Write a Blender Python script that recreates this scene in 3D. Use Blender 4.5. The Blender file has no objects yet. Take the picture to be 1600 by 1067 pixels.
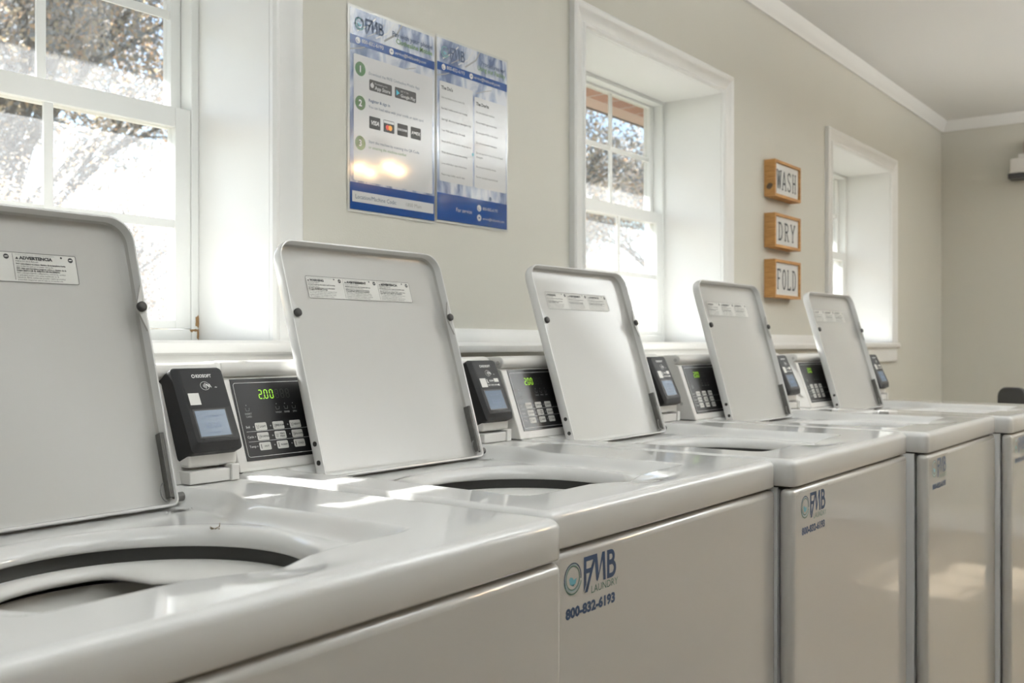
import bpy, bmesh, math, random
from mathutils import Vector, Matrix
R = math.radians
PI = math.pi
random.seed(7)
scene = bpy.context.scene
COL = scene.collection

# ---------------------------------------------------------------- camera, world, sun, exposure
EYE = 1.104
YAW = R(37.2487)
cam_d = bpy.data.cameras.new('camera')
cam_d.sensor_width = 36.0
cam_d.lens = 36.0 * 1533.12 / 1600.0
cam_d.shift_y = 4.1 / 1600.0
cam_d.clip_start = 0.02
cam_d.clip_end = 300
cam_d.dof.use_dof = True
cam_d.dof.focus_distance = 1.45
cam_d.dof.aperture_fstop = 8.0
cam = bpy.data.objects.new('camera', cam_d)
COL.objects.link(cam)
cam.location = (0, 0, EYE)
cam.rotation_euler = (R(90), 0, YAW - R(90))
scene.camera = cam

scene.view_settings.view_transform = 'Standard'
scene.view_settings.look = 'None'
scene.view_settings.gamma = 1.0
scene.view_settings.use_curve_mapping = False
scene.view_settings.exposure = 0.0

SUN_DIR = Vector((0.10, -1.0, -0.79)).normalized()     # direction the light travels
world = bpy.data.worlds.new('sky')
scene.world = world
world.use_nodes = True
wn = world.node_tree.nodes; wl = world.node_tree.links
wn.clear()
sky = wn.new('ShaderNodeTexSky')
sky.sky_type = 'NISHITA'
sky.sun_disc = False
sky.sun_elevation = math.asin(-SUN_DIR.z)
sky.sun_rotation = math.atan2(-SUN_DIR.x, -SUN_DIR.y)
sky.air_density = 1.0; sky.dust_density = 0.6; sky.ozone_density = 1.0
bgn = wn.new('ShaderNodeBackground'); bgn.inputs['Strength'].default_value = 0.35
wo = wn.new('ShaderNodeOutputWorld')
wl.new(sky.outputs[0], bgn.inputs[0]); wl.new(bgn.outputs[0], wo.inputs[0])

sun_d = bpy.data.lights.new('sun', 'SUN')
sun_d.energy = 18.0
sun_d.angle = R(0.6)
sun_d.color = (1.0, 0.985, 0.96)
sun = bpy.data.objects.new('sun', sun_d)
COL.objects.link(sun)
sun.rotation_euler = SUN_DIR.to_track_quat('-Z', 'Y').to_euler()
sun.location = (2, 8, 8)

def area(name, loc, sx, sy, power, color=(1, 0.97, 0.92)):
    d = bpy.data.lights.new(name, 'AREA'); d.shape = 'RECTANGLE'; d.size = sx; d.size_y = sy
    d.energy = power; d.color = color
    o = bpy.data.objects.new(name, d); COL.objects.link(o); o.location = loc
    return o
# added fill light aimed at the ceiling; its unseen bowls are built further down
CEIL = 2.42
FILL_BOWLS = [(-0.4, -0.2, 22), (1.1, 0.0, 21), (2.6, -0.1, 29), (5.0, -1.1, 185)]
for (lx, ly, pw) in FILL_BOWLS:
    o = area('added_fill_light', (lx, ly, CEIL - 0.38), 0.40, 0.40, pw, (0.94, 0.985, 1.0))
    o.rotation_euler = (R(180), 0, 0)

# ---------------------------------------------------------------- materials
def mat(name, color, rough=0.5, metal=0.0, spec=0.5, emit=None, es=1.0, coat=0.0, bump=None, var=None):
    m = bpy.data.materials.new(name); m.use_nodes = True
    nt = m.node_tree; b = nt.nodes['Principled BSDF']
    b.inputs['Base Color'].default_value = (*color, 1)
    b.inputs['Roughness'].default_value = rough
    b.inputs['Metallic'].default_value = metal
    b.inputs['Specular IOR Level'].default_value = spec
    b.inputs['Coat Weight'].default_value = coat
    b.inputs['Coat Roughness'].default_value = 0.05
    if emit:
        b.inputs['Emission Color'].default_value = (*emit, 1)
        b.inputs['Emission Strength'].default_value = es
    tc = nt.nodes.new('ShaderNodeTexCoord')
    if var:       # var = (scale, amount): gentle value variation of the surface
        n = nt.nodes.new('ShaderNodeTexNoise'); n.inputs['Scale'].default_value = var[0]; n.inputs['Detail'].default_value = 4
        nt.links.new(tc.outputs['Object'], n.inputs['Vector'])
        mx = nt.nodes.new('ShaderNodeMixRGB'); mx.blend_type = 'MIX'
        mx.inputs[1].default_value = (*[c * (1 - var[1]) for c in color], 1)
        mx.inputs[2].default_value = (*[min(1, c * (1 + var[1])) for c in color], 1)
        nt.links.new(n.outputs['Fac'], mx.inputs[0]); nt.links.new(mx.outputs[0], b.inputs['Base Color'])
    if bump:      # bump = (scale, strength)
        n = nt.nodes.new('ShaderNodeTexNoise'); n.inputs['Scale'].default_value = bump[0]; n.inputs['Detail'].default_value = 3
        nt.links.new(tc.outputs['Object'], n.inputs['Vector'])
        bp = nt.nodes.new('ShaderNodeBump'); bp.inputs['Strength'].default_value = bump[1]; bp.inputs['Distance'].default_value = 0.002
        nt.links.new(n.outputs['Fac'], bp.inputs['Height']); nt.links.new(bp.outputs[0], b.inputs['Normal'])
    return m

M = {}
M['wall'] = mat('greige_wall_paint', (0.62, 0.605, 0.54), 0.55, bump=(260, 0.15), var=(3, 0.02))
M['ceiling'] = mat('white_ceiling_paint', (0.88, 0.88, 0.87), 0.8, bump=(300, 0.1))
M['trim'] = mat('white_trim_paint', (0.84, 0.84, 0.82), 0.32, bump=(60, 0.05), var=(8, 0.015))
M['vinyl'] = mat('white_window_vinyl', (0.85, 0.86, 0.84), 0.28)
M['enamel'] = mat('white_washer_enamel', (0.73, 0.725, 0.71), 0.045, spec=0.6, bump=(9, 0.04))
M['front_shaded'] = mat('shaded_white_steel_front', (0.53, 0.515, 0.485), 0.08, coat=0.5, bump=(5, 0.12))  # white enamel darkened in colour to stand in for dimmer light on the fronts
M['cabinet'] = mat('lightened_white_steel_side', (0.84, 0.84, 0.84), 0.3)  # side paint lightened in colour in place of missing light from the left
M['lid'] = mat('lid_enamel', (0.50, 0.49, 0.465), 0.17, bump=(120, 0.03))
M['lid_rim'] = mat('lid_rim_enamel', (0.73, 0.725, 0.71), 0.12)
M['plastic'] = mat('white_plastic', (0.74, 0.725, 0.695), 0.35)
M['tubgrey'] = mat('grey_tub_plastic', (0.58, 0.56, 0.52), 0.35)
M['gasket'] = mat('dark_gasket', (0.055, 0.055, 0.052), 0.5)
M['gap_shade'] = mat('painted_gap_shade', (0.05, 0.05, 0.05), 0.8)  # near-black colour painting the shade inside narrow gaps
M['black'] = mat('black_panel_film', (0.008, 0.008, 0.009), 0.35, spec=0.35)
M['reader'] = mat('black_reader_plastic', (0.014, 0.014, 0.015), 0.5, spec=0.35, bump=(900, 0.15))
M['reader_face'] = mat('reader_face_film', (0.012, 0.012, 0.013), 0.5, spec=0.3)
M['rubber'] = mat('dark_rubber', (0.045, 0.043, 0.04), 0.6)
M['steel'] = mat('grey_steel', (0.30, 0.30, 0.29), 0.35, metal=0.9)
M['dullsteel'] = mat('dull_dirty_steel', (0.15, 0.148, 0.14), 0.5, metal=0.6, var=(90, 0.3))
M['screw'] = mat('screw_head', (0.55, 0.54, 0.52), 0.35, metal=0.6)
M['btn'] = mat('membrane_button', (0.62, 0.61, 0.58), 0.4)
M['white_ink'] = mat('white_ink', (0.75, 0.75, 0.74), 0.5)
M['grey_ink'] = mat('grey_ink', (0.28, 0.28, 0.28), 0.5)
M['black_ink'] = mat('black_ink', (0.03, 0.03, 0.03), 0.5)
M['dim_segment'] = mat('unlit_segment', (0.05, 0.055, 0.045), 0.4)
M['lit_segment'] = mat('lit_green_segment', (0.3, 0.6, 0.05), 0.4, emit=(0.42, 0.85, 0.03), es=0.55)
M['screen'] = mat('reader_screen', (0.03, 0.05, 0.08), 0.2, emit=(0.16, 0.22, 0.30), es=0.40)
M['screen_text'] = mat('reader_screen_text', (0.03, 0.05, 0.09), 0.3, emit=(0.05, 0.09, 0.17), es=0.6)
M['sticker'] = mat('white_sticker', (0.74, 0.73, 0.70), 0.45)
M['label_paper'] = mat('lid_label_film', (0.62, 0.61, 0.57), 0.35)
M['navy'] = mat('navy_ink', (0.022, 0.055, 0.13), 0.4)
M['teal'] = mat('teal_ink', (0.13, 0.36, 0.44), 0.4)
M['ring_grey'] = mat('pale_ring_ink', (0.30, 0.38, 0.40), 0.4)
M['grn_ink'] = mat('dark_green_ink', (0.10, 0.19, 0.15), 0.4)
M['olive'] = mat('olive_green_ink', (0.10, 0.22, 0.06), 0.4)
M['blue_band'] = mat('poster_blue_band', (0.006, 0.055, 0.23), 0.07, spec=0.4)
M['paper'] = mat('poster_white', (0.62, 0.62, 0.62), 0.07, spec=0.4)
M['laminate'] = mat('laminate_border', (0.60, 0.60, 0.56), 0.07)
M['green_disc'] = mat('poster_green_disc', (0.03, 0.12, 0.025), 0.2)
M['red'] = mat('card_red', (0.75, 0.05, 0.02), 0.3)
M['orange'] = mat('card_orange', (0.90, 0.35, 0.02), 0.3)
M['cyan'] = mat('play_cyan', (0.05, 0.5, 0.65), 0.3)
M['sign_white'] = mat('sign_board_white', (0.74, 0.74, 0.72), 0.6, var=(40, 0.04))
M['sign_black'] = mat('sign_letter_black', (0.05, 0.055, 0.06), 0.7)
M['lint'] = mat('lint_tan', (0.25, 0.20, 0.13), 0.9)
M['dirt'] = mat('brown_dirt', (0.20, 0.13, 0.07), 0.9, var=(400, 0.5))
M['rust'] = mat('rust_brown', (0.36, 0.22, 0.10), 0.85, var=(300, 0.4))
M['floor'] = None
M['soffit'] = mat('soffit_tan', (0.52, 0.43, 0.38), 0.7, var=(3, 0.08))
M['bark'] = mat('bark', (0.10, 0.075, 0.055), 0.9, bump=(30, 0.5))
M['dark'] = mat('dark_grey_plastic', (0.04, 0.04, 0.042), 0.5)
M['brass'] = mat('bronze_fixture', (0.12, 0.08, 0.05), 0.4, metal=0.7)
M['bulb'] = mat('warm_bulb', (1, 0.85, 0.6), 0.3, emit=(1.0, 0.62, 0.28), es=220)
M['diffuser'] = mat('ceiling_diffuser', (0.9, 0.9, 0.88), 0.4, emit=(1.0, 0.96, 0.9), es=1.5)

def node_mat(name):
    m = bpy.data.materials.new(name); m.use_nodes = True
    return m, m.node_tree, m.node_tree.nodes['Principled BSDF']

def wave_water():
    m, nt, b = node_mat('poster_water_photo')
    tc = nt.nodes.new('ShaderNodeTexCoord')
    mp = nt.nodes.new('ShaderNodeMapping'); mp.inputs['Rotation'].default_value = (0, 0.6, 0); mp.inputs['Scale'].default_value = (9, 1, 3.5)
    n = nt.nodes.new('ShaderNodeTexNoise'); n.inputs['Scale'].default_value = 2.6; n.inputs['Detail'].default_value = 5; n.inputs['Distortion'].default_value = 1.4
    cr = nt.nodes.new('ShaderNodeValToRGB')
    e = cr.color_ramp.elements
    e[0].position = 0.36; e[0].color = (0.11, 0.15, 0.26, 1)
    e[1].position = 0.62; e[1].color = (0.60, 0.62, 0.66, 1)
    k = cr.color_ramp.elements.new(0.47); k.color = (0.30, 0.35, 0.48, 1)
    nt.links.new(tc.outputs['Object'], mp.inputs[0]); nt.links.new(mp.outputs[0], n.inputs['Vector'])
    nt.links.new(n.outputs['Fac'], cr.inputs[0]); nt.links.new(cr.outputs[0], b.inputs['Base Color'])
    b.inputs['Roughness'].default_value = 0.07
    return m
M['water'] = wave_water()

def wood(name, c1, c2):
    m, nt, b = node_mat(name)
    tc = nt.nodes.new('ShaderNodeTexCoord')
    mp = nt.nodes.new('ShaderNodeMapping'); mp.inputs['Scale'].default_value = (6, 6, 60)
    n = nt.nodes.new('ShaderNodeTexNoise'); n.inputs['Scale'].default_value = 3; n.inputs['Detail'].default_value = 6
    cr = nt.nodes.new('ShaderNodeValToRGB')
    cr.color_ramp.elements[0].color = (*c1, 1); cr.color_ramp.elements[1].color = (*c2, 1)
    cr.color_ramp.elements[0].position = 0.3; cr.color_ramp.elements[1].position = 0.7
    nt.links.new(tc.outputs['Object'], mp.inputs[0]); nt.links.new(mp.outputs[0], n.inputs['Vector'])
    nt.links.new(n.outputs['Fac'], cr.inputs[0]); nt.links.new(cr.outputs[0], b.inputs['Base Color'])
    b.inputs['Roughness'].default_value = 0.55
    return m
M['wood'] = wood('sign_frame_wood', (0.36, 0.17, 0.05), (0.55, 0.30, 0.10))
M['wood2'] = wood('dark_wood', (0.08, 0.05, 0.03), (0.14, 0.09, 0.05))

def brick():
    m, nt, b = node_mat('red_brick')
    tc = nt.nodes.new('ShaderNodeTexCoord')
    mp = nt.nodes.new('ShaderNodeMapping'); mp.inputs['Rotation'].default_value = (R(90), 0, 0)
    t = nt.nodes.new('ShaderNodeTexBrick'); t.inputs['Scale'].default_value = 4.5
    t.inputs['Color1'].default_value = (0.34, 0.13, 0.08, 1); t.inputs['Color2'].default_value = (0.42, 0.19, 0.12, 1)
    t.inputs['Mortar'].default_value = (0.5, 0.46, 0.42, 1)
    nt.links.new(tc.outputs['Object'], mp.inputs[0]); nt.links.new(mp.outputs[0], t.inputs['Vector'])
    nt.links.new(t.outputs['Color'], b.inputs['Base Color'])
    b.inputs['Roughness'].default_value = 0.85
    return m
M['brick'] = brick()

def floor_mat():
    m, nt, b = node_mat('vinyl_tile_floor')
    tc = nt.nodes.new('ShaderNodeTexCoord')
    t = nt.nodes.new('ShaderNodeTexBrick'); t.offset = 0.5
    t.inputs['Scale'].default_value = 1.1; t.inputs['Mortar Size'].default_value = 0.004
    t.inputs['Color1'].default_value = (0.30, 0.245, 0.18, 1); t.inputs['Color2'].default_value = (0.34, 0.28, 0.21, 1)
    t.inputs['Mortar'].default_value = (0.2, 0.17, 0.14, 1)
    nt.links.new(tc.outputs['Object'], t.inputs['Vector']); nt.links.new(t.outputs['Color'], b.inputs['Base Color'])
    b.inputs['Roughness'].default_value = 0.35
    return m
M['floor'] = floor_mat()

def grass():
    m, nt, b = node_mat('autumn_lawn')
    tc = nt.nodes.new('ShaderNodeTexCoord')
    n = nt.nodes.new('ShaderNodeTexNoise'); n.inputs['Scale'].default_value = 1.2; n.inputs['Detail'].default_value = 8
    cr = nt.nodes.new('ShaderNodeValToRGB')
    cr.color_ramp.elements[0].color = (0.07, 0.09, 0.04, 1); cr.color_ramp.elements[1].color = (0.18, 0.15, 0.08, 1)
    nt.links.new(tc.outputs['Object'], n.inputs['Vector']); nt.links.new(n.outputs['Fac'], cr.inputs[0]); nt.links.new(cr.outputs[0], b.inputs['Base Color'])
    b.inputs['Roughness'].default_value = 0.9
    return m
M['grass'] = grass()

def leaf():
    m, nt, b = node_mat('hazed_autumn_leaf')
    gi = nt.nodes.new('ShaderNodeNewGeometry')
    cr = nt.nodes.new('ShaderNodeValToRGB')
    e = cr.color_ramp.elements
    e[0].position = 0.0; e[0].color = (0.22, 0.24, 0.27, 1)  # grey-blue tones put the window haze into the leaf colour
    e[1].position = 1.0; e[1].color = (0.62, 0.36, 0.20, 1)
    for p_, c_ in ((0.25, (0.28, 0.30, 0.32, 1)), (0.5, (0.40, 0.34, 0.30, 1)), (0.75, (0.56, 0.46, 0.30, 1))):
        k = e.new(p_); k.color = c_
    nt.links.new(gi.outputs['Random Per Island'], cr.inputs[0]); nt.links.new(cr.outputs[0], b.inputs['Base Color'])
    b.inputs['Roughness'].default_value = 0.6
    tl = nt.nodes.new('ShaderNodeBsdfTranslucent'); nt.links.new(cr.outputs[0], tl.inputs[0])
    mx = nt.nodes.new('ShaderNodeMixShader'); mx.inputs[0].default_value = 0.5
    nt.links.new(b.outputs[0], mx.inputs[1]); nt.links.new(tl.outputs[0], mx.inputs[2])
    nt.links.new(mx.outputs[0], nt.nodes['Material Output'].inputs[0])
    return m
M['leaf'] = leaf()

def glass():
    # clear pane under a film of dust: dust is diffuse, so it glows wherever the sun really strikes it
    m = bpy.data.materials.new('dusty_window_glass'); m.use_nodes = True
    nt = m.node_tree; nt.nodes.clear()
    out = nt.nodes.new('ShaderNodeOutputMaterial')
    tr = nt.nodes.new('ShaderNodeBsdfTransparent'); tr.inputs[0].default_value = (0.97, 0.98, 0.975, 1)
    gl = nt.nodes.new('ShaderNodeBsdfGlossy'); gl.inputs['Roughness'].default_value = 0.02
    lw = nt.nodes.new('ShaderNodeLayerWeight')
    pw = nt.nodes.new('ShaderNodeMath'); pw.operation = 'POWER'; pw.inputs[1].default_value = 4.0
    nt.links.new(lw.outputs['Facing'], pw.inputs[0])
    fr = nt.nodes.new('ShaderNodeMapRange'); fr.inputs[3].default_value = 0.03; fr.inputs[4].default_value = 0.7
    nt.links.new(pw.outputs[0], fr.inputs[0])
    m1 = nt.nodes.new('ShaderNodeMixShader')
    nt.links.new(fr.outputs[0], m1.inputs[0]); nt.links.new(tr.outputs[0], m1.inputs[1]); nt.links.new(gl.outputs[0], m1.inputs[2])
    du = nt.nodes.new('ShaderNodeBsdfTranslucent'); du.inputs[0].default_value = (0.82, 0.84, 0.86, 1)
    tc = nt.nodes.new('ShaderNodeTexCoord')
    n = nt.nodes.new('ShaderNodeTexNoise'); n.inputs['Scale'].default_value = 9; n.inputs['Detail'].default_value = 9; n.inputs['Roughness'].default_value = 0.75
    nt.links.new(tc.outputs['Object'], n.inputs['Vector'])
    n2 = nt.nodes.new('ShaderNodeTexNoise'); n2.inputs['Scale'].default_value = 420; n2.inputs['Detail'].default_value = 2
    nt.links.new(tc.outputs['Object'], n2.inputs['Vector'])
    add = nt.nodes.new('ShaderNodeMath'); add.operation = 'ADD'
    nt.links.new(n.outputs['Fac'], add.inputs[0]); nt.links.new(n2.outputs['Fac'], add.inputs[1])
    mr = nt.nodes.new('ShaderNodeMapRange'); mr.inputs[1].default_value = 0.6; mr.inputs[2].default_value = 1.45
    mr.inputs[3].default_value = 0.03; mr.inputs[4].default_value = 0.11
    nt.links.new(add.outputs[0], mr.inputs[0])
    m2 = nt.nodes.new('ShaderNodeMixShader')
    nt.links.new(mr.outputs[0], m2.inputs[0]); nt.links.new(m1.outputs[0], m2.inputs[1]); nt.links.new(du.outputs[0], m2.inputs[2])
    nt.links.new(m2.outputs[0], out.inputs[0])
    return m
M['glass'] = glass()

# ---------------------------------------------------------------- helpers
def link(o): COL.objects.link(o); return o
def empty(name, loc=(0, 0, 0), rz=0.0):
    o = bpy.data.objects.new(name, None); o.location = loc; o.rotation_euler = (0, 0, rz)
    o.empty_display_size = 0.1
    return link(o)
def tag(o, label=None, cat=None, group=None, kind=None):
    if label: o['label'] = label
    if cat: o['category'] = cat
    if group: o['group'] = group
    if kind: o['kind'] = kind
    return o
def obj(name, bm, material, parent=None, smooth=None, bevel=None, label=None):
    me = bpy.data.meshes.new(name)
    bmesh.ops.recalc_face_normals(bm, faces=bm.faces[:])
    bm.to_mesh(me); bm.free()
    mats = material if isinstance(material, (list, tuple)) else [material]
    for m_ in mats: me.materials.append(M[m_] if isinstance(m_, str) else m_)
    o = link(bpy.data.objects.new(name, me))
    if parent is not None: o.parent = parent
    if bevel:
        md = o.modifiers.new('bevel', 'BEVEL'); md.width = bevel[0]; md.segments = bevel[1]; md.limit_method = 'ANGLE'; md.angle_limit = R(35)
        md.harden_normals = False
    if smooth:
        for p_ in me.polygons: p_.use_smooth = True
        if smooth is not True:
            for e_ in me.edges: pass
            me.set_sharp_from_angle(angle=R(smooth))
    if label: o['label'] = label
    return o
def box(bm, x0, x1, y0, y1, z0, z1, mi=0):
    v = [bm.verts.new(c) for c in ((x0, y0, z0), (x1, y0, z0), (x1, y1, z0), (x0, y1, z0), (x0, y0, z1), (x1, y0, z1), (x1, y1, z1), (x0, y1, z1))]
    for q in ((0, 3, 2, 1), (4, 5, 6, 7), (0, 1, 5, 4), (1, 2, 6, 5), (2, 3, 7, 6), (3, 0, 4, 7)):
        f = bm.faces.new([v[i] for i in q]); f.material_index = mi
    return v
def boxes(*bs):
    bm = bmesh.new()
    for b in bs: box(bm, *b)
    return bm
def xf(bm, mtx):
    bmesh.ops.transform(bm, matrix=mtx, verts=bm.verts[:]); return bm
def cyl(bm, p, axis, r, length, seg=20, r2=None, mi=0, dome=0.0):
    r2 = r if r2 is None else r2
    a = Vector(axis).normalized(); q = a.to_track_quat('Z', 'Y').to_matrix().to_4x4()
    T = Matrix.Translation(Vector(p)) @ q
    rings = [(r, 0.0), (r2, length)]
    if dome: rings = [(r, 0), (r2, length - dome), (r2 * 0.8, length - dome * 0.3), (r2 * 0.4, length)]
    vs = [[bm.verts.new(T @ Vector((rr * math.cos(2 * PI * k / seg), rr * math.sin(2 * PI * k / seg), h))) for k in range(seg)] for rr, h in rings]
    for a_, b_ in zip(vs[:-1], vs[1:]):
        for k in range(seg):
            f = bm.faces.new((a_[k], a_[(k + 1) % seg], b_[(k + 1) % seg], b_[k])); f.material_index = mi
    for ring in (vs[0][::-1], vs[-1]):
        f = bm.faces.new(ring); f.material_index = mi
def poly(bm, pts, d=0.0, mi=0):
    """flat polygon in (x,z), facing -y, at depth y=d"""
    f = bm.faces.new([bm.verts.new((x, d, z)) for x, z in pts]); f.material_index = mi; return f
def rrect(x0, x1, z0, z1, r, n=5):
    r = min(r, (x1 - x0) / 2 - 1e-6, (z1 - z0) / 2 - 1e-6)
    out = []
    for cx, cz, a0 in ((x1 - r, z1 - r, 0), (x0 + r, z1 - r, 90), (x0 + r, z0 + r, 180), (x1 - r, z0 + r, 270)):
        for k in range(n + 1):
            a = R(a0 + 90 * k / n); out.append((cx + r * math.cos(a), cz + r * math.sin(a)))
    return out
def ring_line(bm, pts, w, d=0.0, mi=0, closed=True):
    """outline strip following pts"""
    n = len(pts)
    def off(i):
        p0 = Vector(pts[(i - 1) % n] if closed or i > 0 else pts[i]); p1 = Vector(pts[(i + 1) % n] if closed or i < n - 1 else pts[i])
        t = (p1 - p0).normalized(); return Vector((-t.y, t.x)) * w / 2
    A = []; B = []
    for i in range(n):
        o_ = off(i); c = Vector(pts[i])
        A.append(bm.verts.new((c.x + o_.x, d, c.y + o_.y))); B.append(bm.verts.new((c.x - o_.x, d, c.y - o_.y)))
    for i in range(n if closed else n - 1):
        j = (i + 1) % n
        f = bm.faces.new((A[i], B[i], B[j], A[j])); f.material_index = mi
def disc(bm, cx, cz, r, d=0.0, mi=0, n=24):
    poly(bm, [(cx + r * math.cos(2 * PI * k / n), cz + r * math.sin(2 * PI * k / n)) for k in range(n)], d, mi)
def arc(cx, cz, r, a0, a1, n=20, sx=1.0):
    return [(cx + sx * r * math.cos(R(a0 + (a1 - a0) * k / n)), cz + r * math.sin(R(a0 + (a1 - a0) * k / n))) for k in range(n + 1)]
_dep = None
def text(bm, s, x, z, size, d=0.0, mi=0, align='LEFT', bold=0.0, sx=1.0, res=2, shear=0.0):
    """lettering in the x-z plane, facing -y, baseline at z"""
    cu = bpy.data.curves.new('lettering', 'FONT'); cu.body = s; cu.size = size; cu.align_x = align
    cu.resolution_u = res; cu.offset = bold; cu.shear = shear
    o = bpy.data.objects.new('lettering', cu); COL.objects.link(o)
    dg = bpy.context.evaluated_depsgraph_get()
    me = bpy.data.meshes.new_from_object(o.evaluated_get(dg))
    n0 = len(bm.verts); f0 = len(bm.faces)
    bm.from_mesh(me)
    bm.verts.ensure_lookup_table(); bm.faces.ensure_lookup_table()
    for v in bm.verts[n0:]:
        c = v.co; v.co = Vector((x + c.x * sx, d, z + c.y))
    for f in bm.faces[f0:]: f.material_index = mi
    bpy.data.objects.remove(o); bpy.data.curves.remove(cu); bpy.data.meshes.remove(me)
def sheet(bm, x0, x1, z0, z1, d=0.0, mi=0, r=0.0):
    poly(bm, rrect(x0, x1, z0, z1, r) if r else [(x0, z0), (x1, z0), (x1, z1), (x0, z1)], d, mi)

# ================================================================= SETTING
WY = 1.5                       # room face of the window wall
XR = 6.195                     # face of the far right wall
OPEN = [(0.325, 1.209), (2.300, 3.184), (4.290, 5.174)]
Z_SILL = EYE + 0.007; Z_HEAD = EYE + 0.880
XL_ROOM, YF_ROOM = -2.6, -5.5

def wall_with_holes(bm, x0, x1, y0, y1, z0, z1, holes, hz0, hz1):
    xs = [x0]
    for a, b in holes: xs += [a, b]
    xs.append(x1)
    for i in range(0, len(xs), 2): box(bm, xs[i], xs[i + 1], y0, y1, z0, z1)
    for a, b in holes:
        box(bm, a, b, y0, y1, z0, hz0); box(bm, a, b, y0, y1, hz1, z1)
bm = bmesh.new(); wall_with_holes(bm, XL_ROOM - .1, XR + .1, WY, 1.80, 0, CEIL + .05, [(a - .0205, b + .0205) for a, b in OPEN], Z_SILL - .03, Z_HEAD + .0205)
o = obj('wall_back', bm, 'wall'); tag(o, kind='structure')
bm = bmesh.new(); wall_with_holes(bm, XL_ROOM - .3, XR + .3, 1.80, 1.90, -.3, CEIL + .3, [(a - .02, b + .175) for a, b in OPEN], Z_SILL - .05, Z_HEAD + .0)
o = obj('wall_exterior', bm, 'brick'); tag(o, 'red brick outside face of the window wall', kind='structure')
o = obj('wall_right', boxes((XR, XR + .12, YF_ROOM - .1, 1.5, 0, CEIL + .05)), 'wall'); tag(o, kind='structure')
o = obj('wall_left', boxes((XL_ROOM - .12, XL_ROOM, YF_ROOM - .1, 1.5, 0, CEIL + .05)), 'wall'); tag(o, kind='structure')
o = obj('wall_front', boxes((XL_ROOM - .12, XR + .12, YF_ROOM - .12, YF_ROOM, 0, CEIL + .05)), 'wall'); tag(o, kind='structure')
o = obj('floor', boxes((XL_ROOM - .12, XR + .12, YF_ROOM - .12, 1.8, -.08, 0)), 'floor'); tag(o, kind='structure')
o = obj('ceiling', boxes((XL_ROOM - .12, XR + .12, YF_ROOM - .12, 1.9, CEIL, CEIL + .1)), 'ceiling'); tag(o, kind='structure')
o = obj('ground', boxes((-40, 60, 1.9, 90, -.5, -.3)), 'grass'); tag(o, 'lawn outside the windows', kind='structure')

def extrude_x(prof, x0, x1, cap=True):
    """profile [(y,z)...] closed, swept along x"""
    bm = bmesh.new()
    a = [bm.verts.new((x0, y, z)) for y, z in prof]; b = [bm.verts.new((x1, y, z)) for y, z in prof]
    n = len(prof)
    for i in range(n): bm.faces.new((a[i], a[(i + 1) % n], b[(i + 1) % n], b[i]))
    if cap: bm.faces.new(a[::-1]); bm.faces.new(b)
    return bm
# cornice on the window wall and the far wall
cz = EYE + 1.258
corn = [(WY, cz), (WY - .012, cz), (WY - .014, cz + .008), (WY - .022, cz + .016), (WY - .030, cz + .036), (WY - .040, cz + .050), (WY - .043, CEIL - .001), (WY, CEIL - .001)]
o = obj('trim_1', extrude_x(corn, XL_ROOM, XR), 'trim', smooth=40); tag(o, 'white crown moulding along the window wall', kind='structure')
bm = extrude_x([(y - WY, z) for y, z in corn], -1.5, -YF_ROOM - .0)
xf(bm, Matrix.Translation((XR, 0, 0)) @ Matrix.Rotation(R(-90), 4, 'Z'))
o = obj('trim_2', bm, 'trim', smooth=40); tag(o, 'white crown moulding along the far wall', kind='structure')
# chair rail
rt = EYE + .0369; rb = EYE - .0197
rail = [(WY, rb), (WY - .024, rb), (WY - .026, rb + .004), (WY - .026, rb + .016), (WY - .021, rb + .021), (WY - .017, rb + .024), (WY - .015, rt - .012), (WY - .010, rt - .004), (WY - .008, rt), (WY, rt)]
k = 3
for (a, b) in ((XL_ROOM, OPEN[0][0] - .068), (OPEN[0][1] + .068, OPEN[1][0] - .068), (OPEN[1][1] + .068, OPEN[2][0] - .068)):
    o = obj('trim_%d' % k, extrude_x(rail, a, b), 'trim', smooth=35); k += 1
    tag(o, ('white chair rail left of the first window', 'white chair rail between the first and second window', 'white chair rail between the second and third window')[k - 4], kind='structure')
o = obj('baseboard_back', boxes((XL_ROOM, XR, WY - .014, WY, 0, .10)), 'trim', bevel=(.004, 2)); tag(o, kind='structure')
o = obj('baseboard_right', boxes((XR - .014, XR, YF_ROOM, WY - .014, 0, .10)), 'trim', bevel=(.004, 2)); tag(o, kind='structure')

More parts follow.
